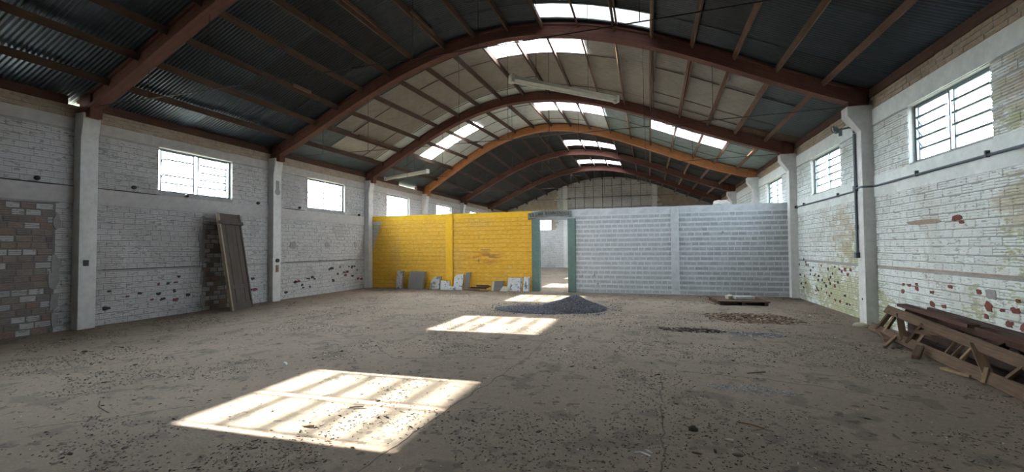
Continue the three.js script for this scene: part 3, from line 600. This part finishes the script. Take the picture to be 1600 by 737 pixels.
// arches: a web between a lower and an upper chord, from wall to wall
{
  const word = ['', 'nearest dark red timber roof arch, cut off by the top of the view', 'widest whole dark red roof arch spanning above the whole hall', 'dark red roof arch straight above the partition wall', 'orange bare timber roof arch behind the partition', 'dark brown roof arch next behind the orange one', 'farthest dark roof arch before the end wall'];
  function sweep(k, lo, hi, w) {
    const n = 44, P = [], V = [], arcs = [0];
    for (let i = 0; i <= n; i++) {
      const d = -7.78 + (15.56 * i) / n, s = (U(d + 0.02, k) - U(d - 0.02, k)) / 0.04, q = Math.hypot(1, s), nx = -s / q, ny = 1 / q;
      if (i) arcs.push(arcs[i - 1] + (15.56 / n) * q);
      const a = [CX + d + nx * lo - CX, U(d, k) + ny * lo], b = [CX + d + nx * hi - CX, U(d, k) + ny * hi];
      P.push([[a[0], a[1], w / 2], [a[0], a[1], -w / 2], [b[0], b[1], -w / 2], [b[0], b[1], w / 2]]);
    }
    const pos = [], uv = [], quad = (a, b, c, d, u0, u1, v0, v1) => { pos.push(...a, ...b, ...c, ...a, ...c, ...d); uv.push(u0, v0, u0, v1, u1, v1, u0, v0, u1, v1, u1, v0); };
    for (let i = 0; i < n; i++) for (let s = 0; s < 4; s++) { const e = (s + 1) % 4; quad(P[i][s], P[i + 1][s], P[i + 1][e], P[i][e], s * 0.3, s * 0.3 + (s % 2 ? hi - lo : w), arcs[i], arcs[i + 1]); }
    for (const e of [0, n]) quad(P[e][0], P[e][1], P[e][2], P[e][3], 0, 0.2, 0, 0.3);
    const g = new THREE.BufferGeometry(); g.setAttribute('position', new THREE.Float32BufferAttribute(pos, 3)); g.setAttribute('uv', new THREE.Float32BufferAttribute(uv, 2)); g.computeVertexNormals();
    return g;
  }
  for (let k = 1; k <= 6; k++) {
    const m = k === 4 ? M.archOrange : M.archWood, o = thing('roof_arch', word[k], 'roof arch', [CX, 0, ZK(k) - 0.05], 0, 'roof arches');
    part('lower_chord', sweep(k, 0, 0.06, 0.24), m, o);
    part('web', sweep(k, 0.055, 0.27, 0.13), m, o);
    part('upper_chord', sweep(k, 0.265, 0.315, 0.22), m, o);
    for (const s of [-1, 1]) part('shoe', rbox(0.34, 0.5, 0.22, 0.01, s * 7.62, 4.62, 0), m, o);
  }
  // tie rods with hangers
  for (let k = 1; k <= 5; k++) {
    const o = thing('tie_rod', ['', 'thin iron tie rod high across the nearest arch, from the left wall', 'thin iron tie rod and hangers under the widest whole arch', 'thin iron tie rod and hangers above the partition wall', 'thin iron tie rod and hangers under the orange arch', 'thin iron tie rod and hangers behind the orange arch'][k], 'tie rod', [CX, 0, ZK(k) - 0.05], 0, 'iron tie rods');
    const y = k === 1 ? 4.62 : 4.5, sag = 0.04;
    part('rod', rod([[-7.5, y, 0], [-3.5, y - sag, 0], [0, y - sag - 0.02, 0], [3.5, y - sag, 0], [7.5, y, 0]], 0.009), M.steelRod, o);
    for (const d of [-5.9, -4.3, -1.4, 0, 1.1, 3.4, 4.9]) part('hanger', cyl(0.006, 0.006, U(d, k) - y + sag, d, (U(d, k) + y - sag) / 2, 0, 0, 0, 5), M.steelRod, o);
    part('turnbuckle', cyl(0.022, 0.022, 0.28, -1.0, y - sag - 0.015, 0, 0, Math.PI / 2, 8), M.steelRod, o);
  }
}

// ------------------------------------------------------------------ fittings on the walls and under the roof
{
  // level conduit along the right wall, clipped to the band
  const o = thing('conduit_pipe', 'grey conduit running level along the right wall below the windows', 'pipe', [XR - 0.045, 2.79, -6], 0);
  for (const [a, b] of [[3.5, ZK(2) + 6 + 0.19], [ZK(2) + 6 - 0.23, ZK(3) + 6 + 0.13]]) part('pipe_run', [cyl(0.021, 0.021, Math.abs(b - a), 0, 0, (a + b) / 2, Math.PI / 2, 0, 12)], M.pipe, o);
  for (const z of [1.5, -1.4, -3.0, -6.2, -8.6]) part('pipe_clip', box(0.05, 0.09, 0.025, 0, 0.02, z), M.pipe, o);
  part('end_box', rbox(0.07, 0.08, 0.09, 0.006, -0.01, 0, ZK(3) + 6 + 0.18), M.black, o);
  const px = XR - 0.235, pz = ZK(2) - 0.14;
  const v = thing('conduit_pipe', 'dark upright conduit on the right pillar ending in a small box', 'pipe', [px, 1.38, pz]);
  part('pipe_run', [cyl(0.024, 0.024, 2.5, 0, 1.31, 0, 0, 0, 12)], M.pipe, v);
  part('end_box', rbox(0.09, 0.12, 0.1, 0.008, 0, 0.02, 0), M.pipe, v);
  part('tee', rbox(0.07, 0.12, 0.1, 0.01, 0, 1.41, 0), M.pipe, v);
  part('elbow', rod([[0, 1.41, 0], [0, 1.41, 0.24], [0.02, 1.41, 0.29], [0.19, 1.41, 0.29]], 0.021, 10, 20), M.pipe, v);
  part('coupling', cyl(0.032, 0.032, 0.1, 0, 0.6, 0, 0, 0, 12), M.pipe, v);
  const f = thing('flood_light', 'small dark floodlight on a bent arm high on the right pillar', 'lamp', [px, 3.96, pz]);
  part('arm', rod([[0, 0, 0], [0, 0.09, 0], [-0.06, 0.13, -0.02], [-0.22, 0.12, -0.12]], 0.022, 8), M.pipe, f);
  const hd = part('head', rbox(0.16, 0.13, 0.08, 0.02, -0.28, 0.13, -0.15, -0.3, 0.7, 0), M.pipe, f);
  part('lens', rbox(0.12, 0.09, 0.012, 0.004, -0.305, 0.118, -0.118, -0.3, 0.7, 0), M.plateWhite, hd);
  part('bracket', [box(0.02, 0.16, 0.06, -0.2, 0.06, -0.1, 0, 0.7, 0)], M.pipe, f);
}
{
  // small dark insulator knobs and stubs on the left wall
  const knob = [];
  const at = [[5.16, 3.03, 'above the bare brick patch'], [6.81, 3.06, 'right of the first pillar'], [10.12, 3.02, 'above the leaning door'], [11.75, 3.02, 'under the second bright window'], [14.9, 3.0, 'near the yellow wall corner'], [8.0, 3.0, 'on the sill of the largest bright window']];
  at.forEach(([u, v, w]) => {
    const o = thing('insulator_knob', 'dark insulator knob on the left wall, ' + w, 'insulator', [XL, v, -u], 0, 'insulator knobs');
    part('spindle', cyl(0.02, 0.02, 0.09, 0.035, 0, 0, 0, Math.PI / 2, 8), M.steelRod, o);
    part('knob', new THREE.LatheGeometry([[0, 0], [0.04, 0], [0.045, 0.015], [0.034, 0.028], [0.045, 0.04], [0.038, 0.058], [0, 0.062]].map(([x, y]) => new THREE.Vector2(x, y)), 12).rotateZ(-Math.PI / 2).translate(0.03, 0, 0), M.black, o);
    knob.push(o);
  });
}
{
  function tube(label, a, b, name) {
    const A = new THREE.Vector3(...a), B = new THREE.Vector3(...b), L = A.distanceTo(B), c = A.clone().add(B).multiplyScalar(0.5);
    const o = thing(name, label, 'light', [c.x, c.y, c.z], Math.atan2(-(B.z - A.z), B.x - A.x), 'fluorescent fittings');
    const s = new THREE.Shape(); s.moveTo(-0.075, 0); s.lineTo(-0.03, 0.085); s.lineTo(0.03, 0.085); s.lineTo(0.075, 0); s.lineTo(0.068, -0.004); s.lineTo(0, 0.02); s.lineTo(-0.068, -0.004);
    part('reflector', metric(new THREE.ExtrudeGeometry(s, { depth: L - 0.12, bevelEnabled: false }).rotateY(Math.PI / 2).translate(-L / 2 + 0.06, 0, 0)), M.lampWhite, o);
    for (const e of [-1, 1]) { const cap = part('end_cap', rbox(0.08, 0.17, 0.15, 0.02, e * (L / 2 - 0.04), 0.02, 0), M.lampWhite, o); part('socket', cyl(0.03, 0.03, 0.03, e * (L / 2 - 0.075), -0.045, 0, 0, Math.PI / 2, 10), M.plateWhite, cap); }
    part('tube', cyl(0.019, 0.019, L - 0.16, 0, -0.045, 0, 0, Math.PI / 2, 12), M.plateWhite, o);
    for (const e of [-0.28, 0.2]) { const x = e * L, wx = c.x + x * Math.cos(o.rotation.y), wz = c.z - x * Math.sin(o.rotation.y), top = roofY(wx - CX, wz) - 0.03; part('hanger_wire', cyl(0.005, 0.005, top - c.y - 0.08, x, (top - c.y + 0.08) / 2, 0, 0, 0, 5), M.wire, o); }
    return o;
  }
  tube('long white fluorescent fitting hanging in the middle under the widest arch', [-2.55, 4.9, -7.98], [-0.63, 4.9, -9.92], 'fluorescent_light');
  tube('fluorescent fitting near the left wall above the yellow wall corner', [-10.96, 4.65, -16.28], [-8.29, 4.65, -15.24], 'fluorescent_light');
  const w = (label, pts, r = 0.007) => solo('electric_wire', rod(pts.map(([x, y, z]) => [x - pts[0][0], y - pts[0][1], z - pts[0][2]]), r, 5, 40), M.wire, label, 'wire', pts[0], 'overhead wires');
  w('dark wire dropping from the roof to the tie rod right of the centre skylight', [[0.155, 6.58, -11.0], [0.155, 5.6, -11.0], [0.155, 4.72, -11.0], [0.25, 4.5, -11.0], [0.9, 4.48, -11.0]], 0.011);
  w('pale wire sagging under the roof behind the orange arch', [[-10.6, 4.9, -22], [-8.5, 5.6, -22.5], [-6.5, 5.75, -23], [-3.5, 5.5, -23.5]]);
  w('thin wire crossing under the nearest roof sheets on the right', [[-2.6, 5.3, -5.9], [0, 5.32, -6.4], [2.5, 5.1, -6.9], [4.2, 4.7, -7.2]]);
}
{
  // crumpled pale rag on top of the grey wall
  const g = new THREE.IcosahedronGeometry(0.2, 3), p = g.attributes.position;
  for (let i = 0; i < p.count; i++) { const x = p.getX(i), y = p.getY(i), z = p.getZ(i), k = 0.75 + 0.5 * fbm(x * 9 + 5, y * 9 + z * 7 + 5, 401, 3); p.setXYZ(i, x * k * 1.2, Math.max(-0.005, (y + 0.05) * k * 0.65), z * k * 0.5); }
  g.computeVertexNormals();
  solo('cloth_rag', metric(g), M.rag, 'crumpled pale rag lying on top of the grey block wall', 'rag', [2.3, PT + 0.008, ZP - 0.07]);
}

// ------------------------------------------------------------------ the old door leaning on the left wall
{
  const o = thing('wooden_door', 'dark brown board door leaning against the left wall before a bricked-up doorway', 'door');
  const e1 = new THREE.Vector3(-0.3, 0, -0.95).normalize(), b = new THREE.Vector3(-10.56, 0.01, -9.02), t = new THREE.Vector3(-11.06, 2.58, -9.24);
  const e2 = t.clone().sub(b); e2.addScaledVector(e1, -e2.dot(e1)).normalize(); const e3 = e1.clone().cross(e2);
  o.quaternion.setFromRotationMatrix(new THREE.Matrix4().makeBasis(e1, e2, e3)); o.position.copy(b);
  const W = 0.92, H = 2.62;
  part('stile', rbox(0.06, H, 0.075, 0.005, -W / 2 + 0.03, H / 2, 0), M.doorEdge, o); part('stile', rbox(0.06, H, 0.06, 0.005, W / 2 - 0.03, H / 2, 0), M.doorWood, o);
  for (const [y, h] of [[0.09, 0.18], [0.62, 0.1], [H - 0.11, 0.2]]) part('rail', rbox(W - 0.12, h, 0.045, 0.005, 0, y, 0), M.doorWood, o);
  part('header', rbox(W + 0.06, 0.09, 0.09, 0.006, 0.03, H - 0.26, 0.01), M.doorWood, o);
  for (let i = 0; i < 4; i++) part('board', rbox((W - 0.13) / 4 - 0.006, H - 0.2, 0.022, 0.003, -W / 2 + 0.06 + ((W - 0.12) / 4) * (i + 0.5), H / 2, -0.004 + (i % 2) * 0.004), M.doorWood, o);
}

// ------------------------------------------------------------------ panels leaning on the yellow wall
{
  // outline [x, y] in metres from the lower left corner; lean in radians
  const lean = (name, label, x, z, outline, th, angle, m, yaw = 0, edge) => {
    const s = new THREE.Shape(outline.map(([a, b]) => new THREE.Vector2(a, b)));
    const g = metric(new THREE.ExtrudeGeometry(s, { depth: th, bevelEnabled: true, bevelSize: 0.003, bevelThickness: 0.003, bevelSegments: 1 }).translate(0, 0.004, -th), x, 0);
    const o = thing(name, label, 'board', [x, 0.004, z], yaw, 'panels leaning on the yellow wall');
    const b = part('panel_face', g, m, o); b.rotation.x = -angle;
    if (edge) { const q = part('panel_edge', box(0.02, edge, th + 0.02, outline[1][0] - 0.008, edge / 2 + 0.01, -th / 2), M.boardEdge, b); }
    return o;
  };
  const za = ZP + 0.25;
  lean('narrow_board', 'narrow pale upright board, leftmost of those leaning on the yellow wall', -9.82, za, [[0, 0], [0.27, 0], [0.27, 0.71], [0, 0.72]], 0.05, 0.2, M.boardWorn, 0.1, 0.7);
  lean('grey_sheet', 'large square dark grey panel leaning on the yellow wall', -9.28, za, [[0, 0], [0.7, 0], [0.74, 0.7], [0.02, 0.71]], 0.03, 0.22, M.boardGrey, 0.0, 0.68);
  lean('broken_sheet', 'pale grey broken panel with a sloped corner left of the yellow pilaster', -8.28, za, [[0, 0], [0.41, 0], [0.44, 0.5], [0.16, 0.5], [0.1, 0.4], [0.04, 0.36]], 0.05, 0.2, M.boardWorn, 0.05, 0.48);
  lean('low_sheet', 'low white spotted panel before the yellow pilaster', -7.78, za + 0.09, [[0, 0], [0.62, 0], [0.62, 0.12], [0.38, 0.15], [0.38, 0.34], [0, 0.35]], 0.05, 0.18, M.boardWhite);
  lean('notched_sheet', 'tall white panel with dark blotches right of the yellow pilaster', -7.28, za, [[0, 0], [0.36, 0], [0.4, 0.62], [0.12, 0.58], [0.03, 0.5]], 0.06, 0.2, M.boardWhite);
  lean('grey_board', 'grey board leaning behind the tall white notched panel', -6.86, za - 0.08, [[0, 0], [0.2, 0], [0.26, 0.68], [0.06, 0.66]], 0.03, 0.15, M.boardGrey);
  lean('grey_slab', 'small grey slab with a pale left edge, right of the slat heap', -5.6, za, [[0, 0], [0.3, 0], [0.38, 0.37], [0.02, 0.36]], 0.06, 0.22, M.boardGrey);
  lean('slab_edge_strip', 'thin pale strip standing at the left of the small grey slab', -5.68, za + 0.02, [[0, 0], [0.07, 0], [0.09, 0.35], [0.02, 0.35]], 0.03, 0.22, M.boardCream);
  lean('cream_tile', 'small cream tile propped in front of the grey slab', -5.32, za + 0.12, [[0, 0], [0.3, 0], [0.34, 0.17], [0.1, 0.19]], 0.03, 0.45, M.boardCream);
  lean('white_sheet', 'square white panel with dark marks left of the doorway', -5.08, za, [[0, 0], [0.54, 0], [0.58, 0.5], [0.04, 0.5]], 0.06, 0.2, M.boardWhite, 0, 0.48);
  lean('white_board', 'narrow white board next to the green doorpost', -4.46, za, [[0, 0], [0.23, 0], [0.25, 0.54], [0.03, 0.53]], 0.07, 0.2, M.boardWhite, 0, 0.5);
  // heap of thin slats
  const row = [[-6.5, 0.02, 0.15, 0.52, 0.06, 0.05], [-6.5, 0.02, 0.3, 0.7, 0.05, -0.15], [-6.35, 0.055, 0.2, 0.8, 0.07, 0.04], [-6.3, 0.09, 0.17, 0.75, 0.06, -0.08], [-6.2, 0.125, 0.18, 0.7, 0.05, 0.12], [-6.05, 0.16, 0.15, 0.55, 0.06, -0.03], [-5.95, 0.02, 0.5, 0.4, 0.06, 0.1], [-6.1, 0.195, 0.14, 0.5, 0.05, 0.2]];
  const lab = ['reddish slat lying at the left end of the heap by the yellow wall', 'reddish slat lowest in front in the slat heap', 'slat second from the floor in the middle of the heap', 'slat third from the floor in the middle of the heap', 'dark slat in the upper layers of the slat heap', 'short slat near the top of the slat heap', 'slat lying apart at the right end of the slat heap', 'topmost short slat of the heap by the yellow wall'];
  row.forEach(([x, y, dz, L, w, a], i) => solo('wooden_lath', rbox(L, 0.03, w, 0.004, 0, 0, 0, 0, a, 0), [M.timberRed, M.timber, M.timberPale, M.timberRed][i % 4], lab[i], 'lath', [x + 0.05, y, ZP + dz + 0.1], 'heap of slats by the yellow wall'));
}

// ------------------------------------------------------------------ timber stack beside the right wall
{
  // two lattice girders lying on edge against the wall: chords, webs
  function girder(label, a, b, c, d, webs, m, w = 0.05, h = 0.15) {   // lower chord a-b, upper chord c-d
    const base = a, L = (p) => [p[0] - base[0], p[1] - base[1], p[2] - base[2]], mix = (p, q, t) => [lerp(p[0], q[0], t), lerp(p[1], q[1], t), lerp(p[2], q[2], t)];
    const o = thing('lattice_girder', label, 'girder', base, 0, 'stacked lattice girders');
    part('lower_chord', bar(L(a), L(b), w, h, 0.006, -0.55), m[0], o);
    part('upper_chord', bar(L(c), L(d), w, h, 0.006, -0.55), m[1], o);
    webs.forEach(([s, t, k], i) => part('web', bar(L(mix(a, b, s)), L(mix(c, d, t)), k ?? 0.05, 0.035, 0.004), m[i % 3 === 1 ? 2 : 0], o));
    return o;
  }
  girder('front lattice girder of brown timber lying on edge beside the right wall', [3.94, 0.085, -9.8], [3.55, 0.075, -4.9], [4.0, 0.47, -9.35], [3.8, 0.245, -4.9],
    [[0.06, 0.04, 0.08], [0.12, 0.085, 0.06], [0.27, 0.1, 0.09], [0.3, 0.27, 0.13], [0.345, 0.3, 0.05], [0.5, 0.46, 0.06], [0.53, 0.5, 0.06], [0.57, 0.535, 0.06], [0.7, 0.53, 0.1], [0.74, 0.72, 0.06], [0.86, 0.8, 0.08]], [M.timber, M.timber, M.timberPale], 0.05, 0.145);
  girder('rear lattice girder of darker timber hidden between front girder and right wall', [4.24, 0.06, -9.3], [4.2, 0.06, -4.9], [4.22, 0.47, -9.2], [4.2, 0.3, -4.9],
    [[0.1, 0.05, 0.07], [0.2, 0.27, 0.07], [0.36, 0.3, 0.07], [0.45, 0.52, 0.07], [0.62, 0.56, 0.07], [0.7, 0.76, 0.07]], [M.timberDark, M.timberRed, M.timberRed], 0.06, 0.1);
  const plank = (label, a, b, w, h, m, roll = 0) => solo('timber_plank', bar([0, 0, 0], [b[0] - a[0], b[1] - a[1], b[2] - a[2]], w, h, 0.005, roll), m, label, 'plank', a, 'planks of the timber stack');
  plank('red-brown plank on top of the rear girder, ending nearest the pillar', [4.17, 0.56, -9.25], [4.17, 0.492, -7.5], 0.14, 0.05, M.timberRed);
  plank('dark plank lying highest against the right wall', [4.31, 0.565, -8.75], [4.31, 0.41, -5.0], 0.07, 0.05, M.timberDark);
  plank('brown plank slanting through the girders over their webs', [3.84, 0.3, -8.1], [4.1, 0.36, -6.9], 0.1, 0.03, M.timber, 0.4);
  plank('pale narrow stick on the floor at the far end of the stack', [3.44, 0.03, -8.15], [3.86, 0.1, -8.75], 0.04, 0.045, M.timberPale);
  plank('short plank end on the floor in front of the stack', [3.72, 0.03, -8.7], [3.9, 0.05, -9.3], 0.09, 0.05, M.timber);
  plank('stubby timber offcut leaning on the front girder chord', [3.52, 0.03, -7.5], [3.7, 0.14, -7.75], 0.09, 0.05, M.timber);
  plank('small offcut below the middle of the front girder', [3.56, 0.02, -7.0], [3.64, 0.03, -6.6], 0.07, 0.035, M.timberPale);
  plank('short upright offcut under the near part of the front girder', [3.6, 0.015, -6.35], [3.68, 0.18, -6.42], 0.04, 0.06, M.timberPale);
  plank('dark board on edge filling the gap behind the front girder', [4.1, 0.27, -8.9], [4.08, 0.16, -5.0], 0.035, 0.22, M.timberDark);
  plank('red-brown plank lying on the near half of the rear girder', [4.16, 0.49, -7.35], [4.15, 0.4, -5.0], 0.13, 0.045, M.timberRed);
  plank('floor board lying under both girders by the wall', [4.12, 0.025, -9.2], [4.08, 0.025, -5.2], 0.3, 0.04, M.timberDark);
}

// ------------------------------------------------------------------ boards, gravel and chips on the floor
{
  const base = [2.35, 0, -13.7];
  const o = thing('wooden_pallet', 'low brown board platform on the floor before the grey block wall', 'pallet', base, 0.1);
  for (let i = 0; i < 5; i++) part('deck_board', rbox(1.3, 0.035, 0.24, 0.005, 0, 0.1, -0.55 + i * 0.27 + rr(-0.01, 0.01)), i % 2 ? M.timberRed : M.timber, o);
  for (const x of [-0.55, 0, 0.55]) part('bearer', rbox(0.09, 0.08, 1.3, 0.005, x, 0.042, 0), M.timberDark, o);
  solo('concrete_block', merge([rbox(0.52, 0.08, 0.3, 0.012, 0, 0.04, 0, 0, 0.25, 0)]), M.concrete, 'flat pale concrete block lying on the low board platform', 'block', [2.5, 0.119, -13.65]);
  solo('concrete_lump', merge([rbox(0.16, 0.1, 0.14, 0.02, 0, 0.05, 0, 0.1, 0.6, 0.1)]), M.boardCream, 'small pale lump at the left of the flat block on the platform', 'block', [2.12, 0.134, -13.5]);
  solo('pale_stick', bar([0, 0, 0], [0.12, 0.0, 0.55], 0.04, 0.04, 0.004), M.timberPale, 'pale stick along the left edge of the board platform', 'stick', [1.58, 0.022, -13.6]);

  // gravel heap
  const hgt = (x, z) => { const a = Math.hypot((x + 1.85) / (x < -1.85 ? 0.95 : 0.8), (z + 11.35) / 0.85), t = Math.hypot((x + 2.75) / 1.25, (z + 10.95) / 0.75); return Math.max(0, 0.33 * Math.max(0, 1 - a) ** 0.9 + 0.075 * Math.max(0, 1 - t)) * (0.85 + 0.3 * fbm(x * 4, z * 4 + 90, 501, 3)); };
  const heap = thing('gravel_pile', 'low pile of dark grey gravel on the floor in front of the doorway', 'gravel pile', [-1.85, 0, -11.35]);
  const nx = 90, nz = 60, pos = [], uv = [], idx = [];
  for (let j = 0; j <= nz; j++) for (let i = 0; i <= nx; i++) { const x = -4.2 + (3.6 * i) / nx, z = -12.5 + (2.5 * j) / nz; pos.push(x + 1.85, hgt(x, z) - 0.004 + 0.006 * Math.min(1, hgt(x, z) * 60), z + 11.35); uv.push(x, z); if (i && j) { const q = j * (nx + 1) + i; idx.push(q - nx - 2, q - 1, q, q - nx - 2, q, q - nx - 1); } }
  const hg = new THREE.BufferGeometry(); hg.setAttribute('position', new THREE.Float32BufferAttribute(pos, 3)); hg.setAttribute('uv', new THREE.Float32BufferAttribute(uv, 2)); hg.setIndex(idx); hg.computeVertexNormals();
  part('heap_body', hg, M.gravelBed, heap);
  const stone = new THREE.DodecahedronGeometry(1, 0), n = 9000, im = new THREE.InstancedMesh(stone, M.gravel, n), q = new THREE.Quaternion(), e = new THREE.Euler(), m4 = new THREE.Matrix4(), c = new THREE.Color();
  for (let i = 0; i < n; i++) {
    let x, z, h; do { x = rr(-4.3, -0.7); z = rr(-12.3, -10.1); h = hgt(x, z); } while (h < 0.004 && rnd() > 0.05 * Math.exp(-3 * Math.max(0, Math.hypot((x + 2.2) / 1.5, (z + 11.2) / 0.9) - 0.8)));
    const s = rr(0.007, 0.02); e.set(rnd() * 6, rnd() * 6, rnd() * 6); m4.compose(new THREE.Vector3(x + 1.85, h + s * 0.3, z + 11.35), q.setFromEuler(e), new THREE.Vector3(s, s * rr(0.6, 1), s)); im.setMatrixAt(i, m4);
    const t = rr(0.5, 1.5); im.setColorAt(i, c.setRGB(t, t, t * rr(1, 1.1)));
  }
  im.name = 'stones'; im.userData.kind = 'stuff'; heap.add(im);

  // flat scatters: [name, label, category, cx, cz, rx, rz, count, size, colours]
  const chipGeo = (() => { const g = new THREE.IcosahedronGeometry(1, 0), p = g.attributes.position; for (let i = 0; i < p.count; i++) { const k = 0.75 + 0.5 * hash(Math.round(p.getX(i) * 50), Math.round(p.getZ(i) * 50 + p.getY(i) * 31), 3); p.setXYZ(i, p.getX(i) * k, p.getY(i), p.getZ(i) * k); } g.computeVertexNormals(); return g; })();
  function scatter(name, label, category, cx, cz, rx, rz, count, size, colours, high = 0.02, long = 2.5) {
    const im = new THREE.InstancedMesh(chipGeo, M.debris, count);
    for (let i = 0; i < count; i++) {
      const a = rnd() * 6.283, r = Math.sqrt(rnd()) * (0.75 + 0.5 * fbm(Math.cos(a) * 2 + 9, Math.sin(a) * 2 + 9, 511, 3)), s = rr(0.4, 1) * size, x = cx + Math.cos(a) * r * rx, z = cz + Math.sin(a) * r * rz;
      e.set(rr(-0.25, 0.25), rnd() * 6.283, rr(-0.25, 0.25)); m4.compose(new THREE.Vector3(x, s * 0.18 + rnd() * high * Math.max(0, 1 - r), z), q.setFromEuler(e), new THREE.Vector3(s * rr(1, long), s * rr(0.2, 0.5), s * rr(0.5, 0.9)));
      im.setMatrixAt(i, m4); const k = colours[Math.floor(rnd() * colours.length)], t = rr(0.7, 1.3); im.setColorAt(i, c.setRGB(k[0] * t, k[1] * t, k[2] * t));
    }
    im.name = numbered(name); scene.add(im); tag(im, label, category, null, 'stuff');
  }
  const dk = [[0.045, 0.034, 0.026], [0.07, 0.052, 0.038], [0.1, 0.075, 0.055], [0.03, 0.024, 0.02]];
  scatter('wood_chips', 'patch of orange-brown wood chips on the floor before the board platform', 'wood chips', 2.15, -10.85, 0.95, 0.75, 900, 0.035, [[0.18, 0.115, 0.075], [0.24, 0.17, 0.115], [0.13, 0.08, 0.055], [0.28, 0.22, 0.165]], 0.06);
  scatter('dark_crumbs', 'thin streak of dark crumbs on the floor between gravel and wood chips', 'crumbs', 0.75, -9.0, 0.6, 0.22, 260, 0.03, dk, 0.03);
  scatter('grey_crumbs', 'thin streak of grey crumbs on the floor right of the dark streak', 'crumbs', 1.85, -8.85, 0.5, 0.25, 200, 0.025, [[0.2, 0.2, 0.2], [0.3, 0.29, 0.28]], 0.02);
  scatter('pale_crumbs', 'faint patch of pale grit on the floor in the right foreground', 'grit', 1.05, -5.45, 0.45, 0.18, 420, 0.012, [[0.35, 0.36, 0.36], [0.28, 0.3, 0.3]], 0.01, 1.4);
  // litter of dry leaf and bark crumbs over the whole floor, thicker in drifts
  const N = 38000, lit = new THREE.InstancedMesh(chipGeo, M.debris, N);
  for (let i = 0; i < N; i++) {
    let x, z, k; do { x = rr(-11, 4.2); z = -2.1 - 13.3 * Math.pow(rnd(), 1.35); k = fbm(x * 1.1 + 30, z * 1.1 + 60, 521, 4); } while (rnd() > sstep(0.47, 0.62, k) * 1.05 + 0.07 || x < -0.95 * -z * 1.9 - 2);
    const big = rnd() < 0.018, s = big ? rr(0.01, 0.02) : rr(0.003, 0.009), ang = rnd() * 6.283;
    e.set(rr(-0.3, 0.3), ang, rr(-0.3, 0.3)); m4.compose(new THREE.Vector3(x, s * 0.22, z), q.setFromEuler(e), new THREE.Vector3(s * rr(1, 2.4), s * rr(0.25, 0.6), s * rr(0.5, 1)));
    lit.setMatrixAt(i, m4); const r = rnd(), col = r < 0.09 ? [0.5, 0.46, 0.4] : r < 0.2 ? [0.2, 0.15, 0.1] : dk[Math.floor(rnd() * 4)]; lit.setColorAt(i, c.setRGB(...col));
  }
  lit.name = 'floor_litter'; scene.add(lit); tag(lit, 'dark crumbs of dry leaves and bark scattered over the whole floor', 'litter', null, 'stuff');

  // single larger bits in the foreground
  const bits = [
    ['white_splinter', 'white curved splinter on the floor at the bottom centre', 'splinter', [-0.14, 0.008, -3.52], [[0, 0, 0], [0.05, 0.008, -0.02], [0.13, 0.004, 0.03]], 0.009, M.boardWhite],
    ['wood_sliver', 'pale flat sliver of wood on the right foreground floor', 'sliver', [0.74, 0.012, -4.4], [[0, 0, 0], [0.1, 0.005, 0.03], [0.2, 0.002, 0.09]], 0.016, M.timberPale],
    ['dark_stick', 'short dark stick on the floor right of the middle', 'stick', [1.15, 0.012, -6.1], [[0, 0, 0], [0.12, 0.006, -0.06], [0.22, 0.002, -0.12]], 0.012, M.timberDark],
    ['bark_strip', 'dark bark strip lying inside the nearest patch of sun', 'bark', [-2.9, 0.01, -3.7], [[0, 0, 0], [0.06, 0.01, -0.02], [0.12, 0.004, -0.05]], 0.012, M.timberDark],
    ['wood_sliver', 'ochre sliver of wood near the lower edge of the nearest sun patch', 'sliver', [-3.02, 0.012, -3.2], [[0, 0, 0], [0.06, 0.006, 0.0], [0.11, 0.002, -0.02]], 0.014, M.timberPale],
    ['pale_chip', 'pale flat chip on the floor above the nearest sun patch', 'chip', [-4.95, 0.01, -4.9], [[0, 0, 0], [0.06, 0.004, 0.03], [0.13, 0.002, 0.08]], 0.018, M.boardWhite],
    ['thin_twig', 'thin twig lying on the left foreground floor', 'twig', [-5.6, 0.008, -3.1], [[0, 0, 0], [0.2, 0.005, 0.12], [0.5, 0.003, 0.2]], 0.006, M.timberDark],
  ];
  for (const [name, label, cat, p, pts, r, m] of bits) { const g = rod(pts, r, 6, 10); g.scale(1, 0.6, 1); solo(name, metric(g), m, label, cat, p); }
  const lump = (name, label, p, s, m, sd) => { const g = new THREE.IcosahedronGeometry(1, 2), a = g.attributes.position; for (let i = 0; i < a.count; i++) { const x = a.getX(i), y = a.getY(i), z = a.getZ(i), k = 0.65 + 0.7 * fbm(x * 2 + 7 + sd, y * 2 + z * 1.7 + 7, 531, 3); a.setXYZ(i, x * k * s[0], Math.max(-0.002, (y * k + 0.35) * s[1]), z * k * s[2]); } g.computeVertexNormals(); solo(name, metric(g), m, label, 'lump', p); };
  lump('clod', 'upright dark brown clod on the floor in the right foreground', [0.34, 0, -4.1], [0.035, 0.034, 0.022], M.dirt, 1);
  lump('clod', 'pale crumbly clod below the flat sliver of wood', [0.6, 0, -3.98], [0.04, 0.012, 0.02], M.boardCream, 2);
  lump('clod', 'flat dark clod near the bottom of the right foreground floor', [0.62, 0, -3.72], [0.04, 0.012, 0.022], M.dirt, 3);
  lump('clod', 'dark clod at the foot of the left wall near the first pillar', [-8.6, 0, -4.55], [0.045, 0.022, 0.03], M.dirt, 4);
  lump('broken_brick', 'pale broken brick end at the foot of the right pillar', [3.95, 0, -10.25], [0.12, 0.06, 0.08], M.boardCream, 5);
}

// ------------------------------------------------------------------ hand over
scene.traverse((o) => { if (o.isMesh) { o.castShadow = true; o.receiveShadow = true; } });
renderer.render(scene, camera);
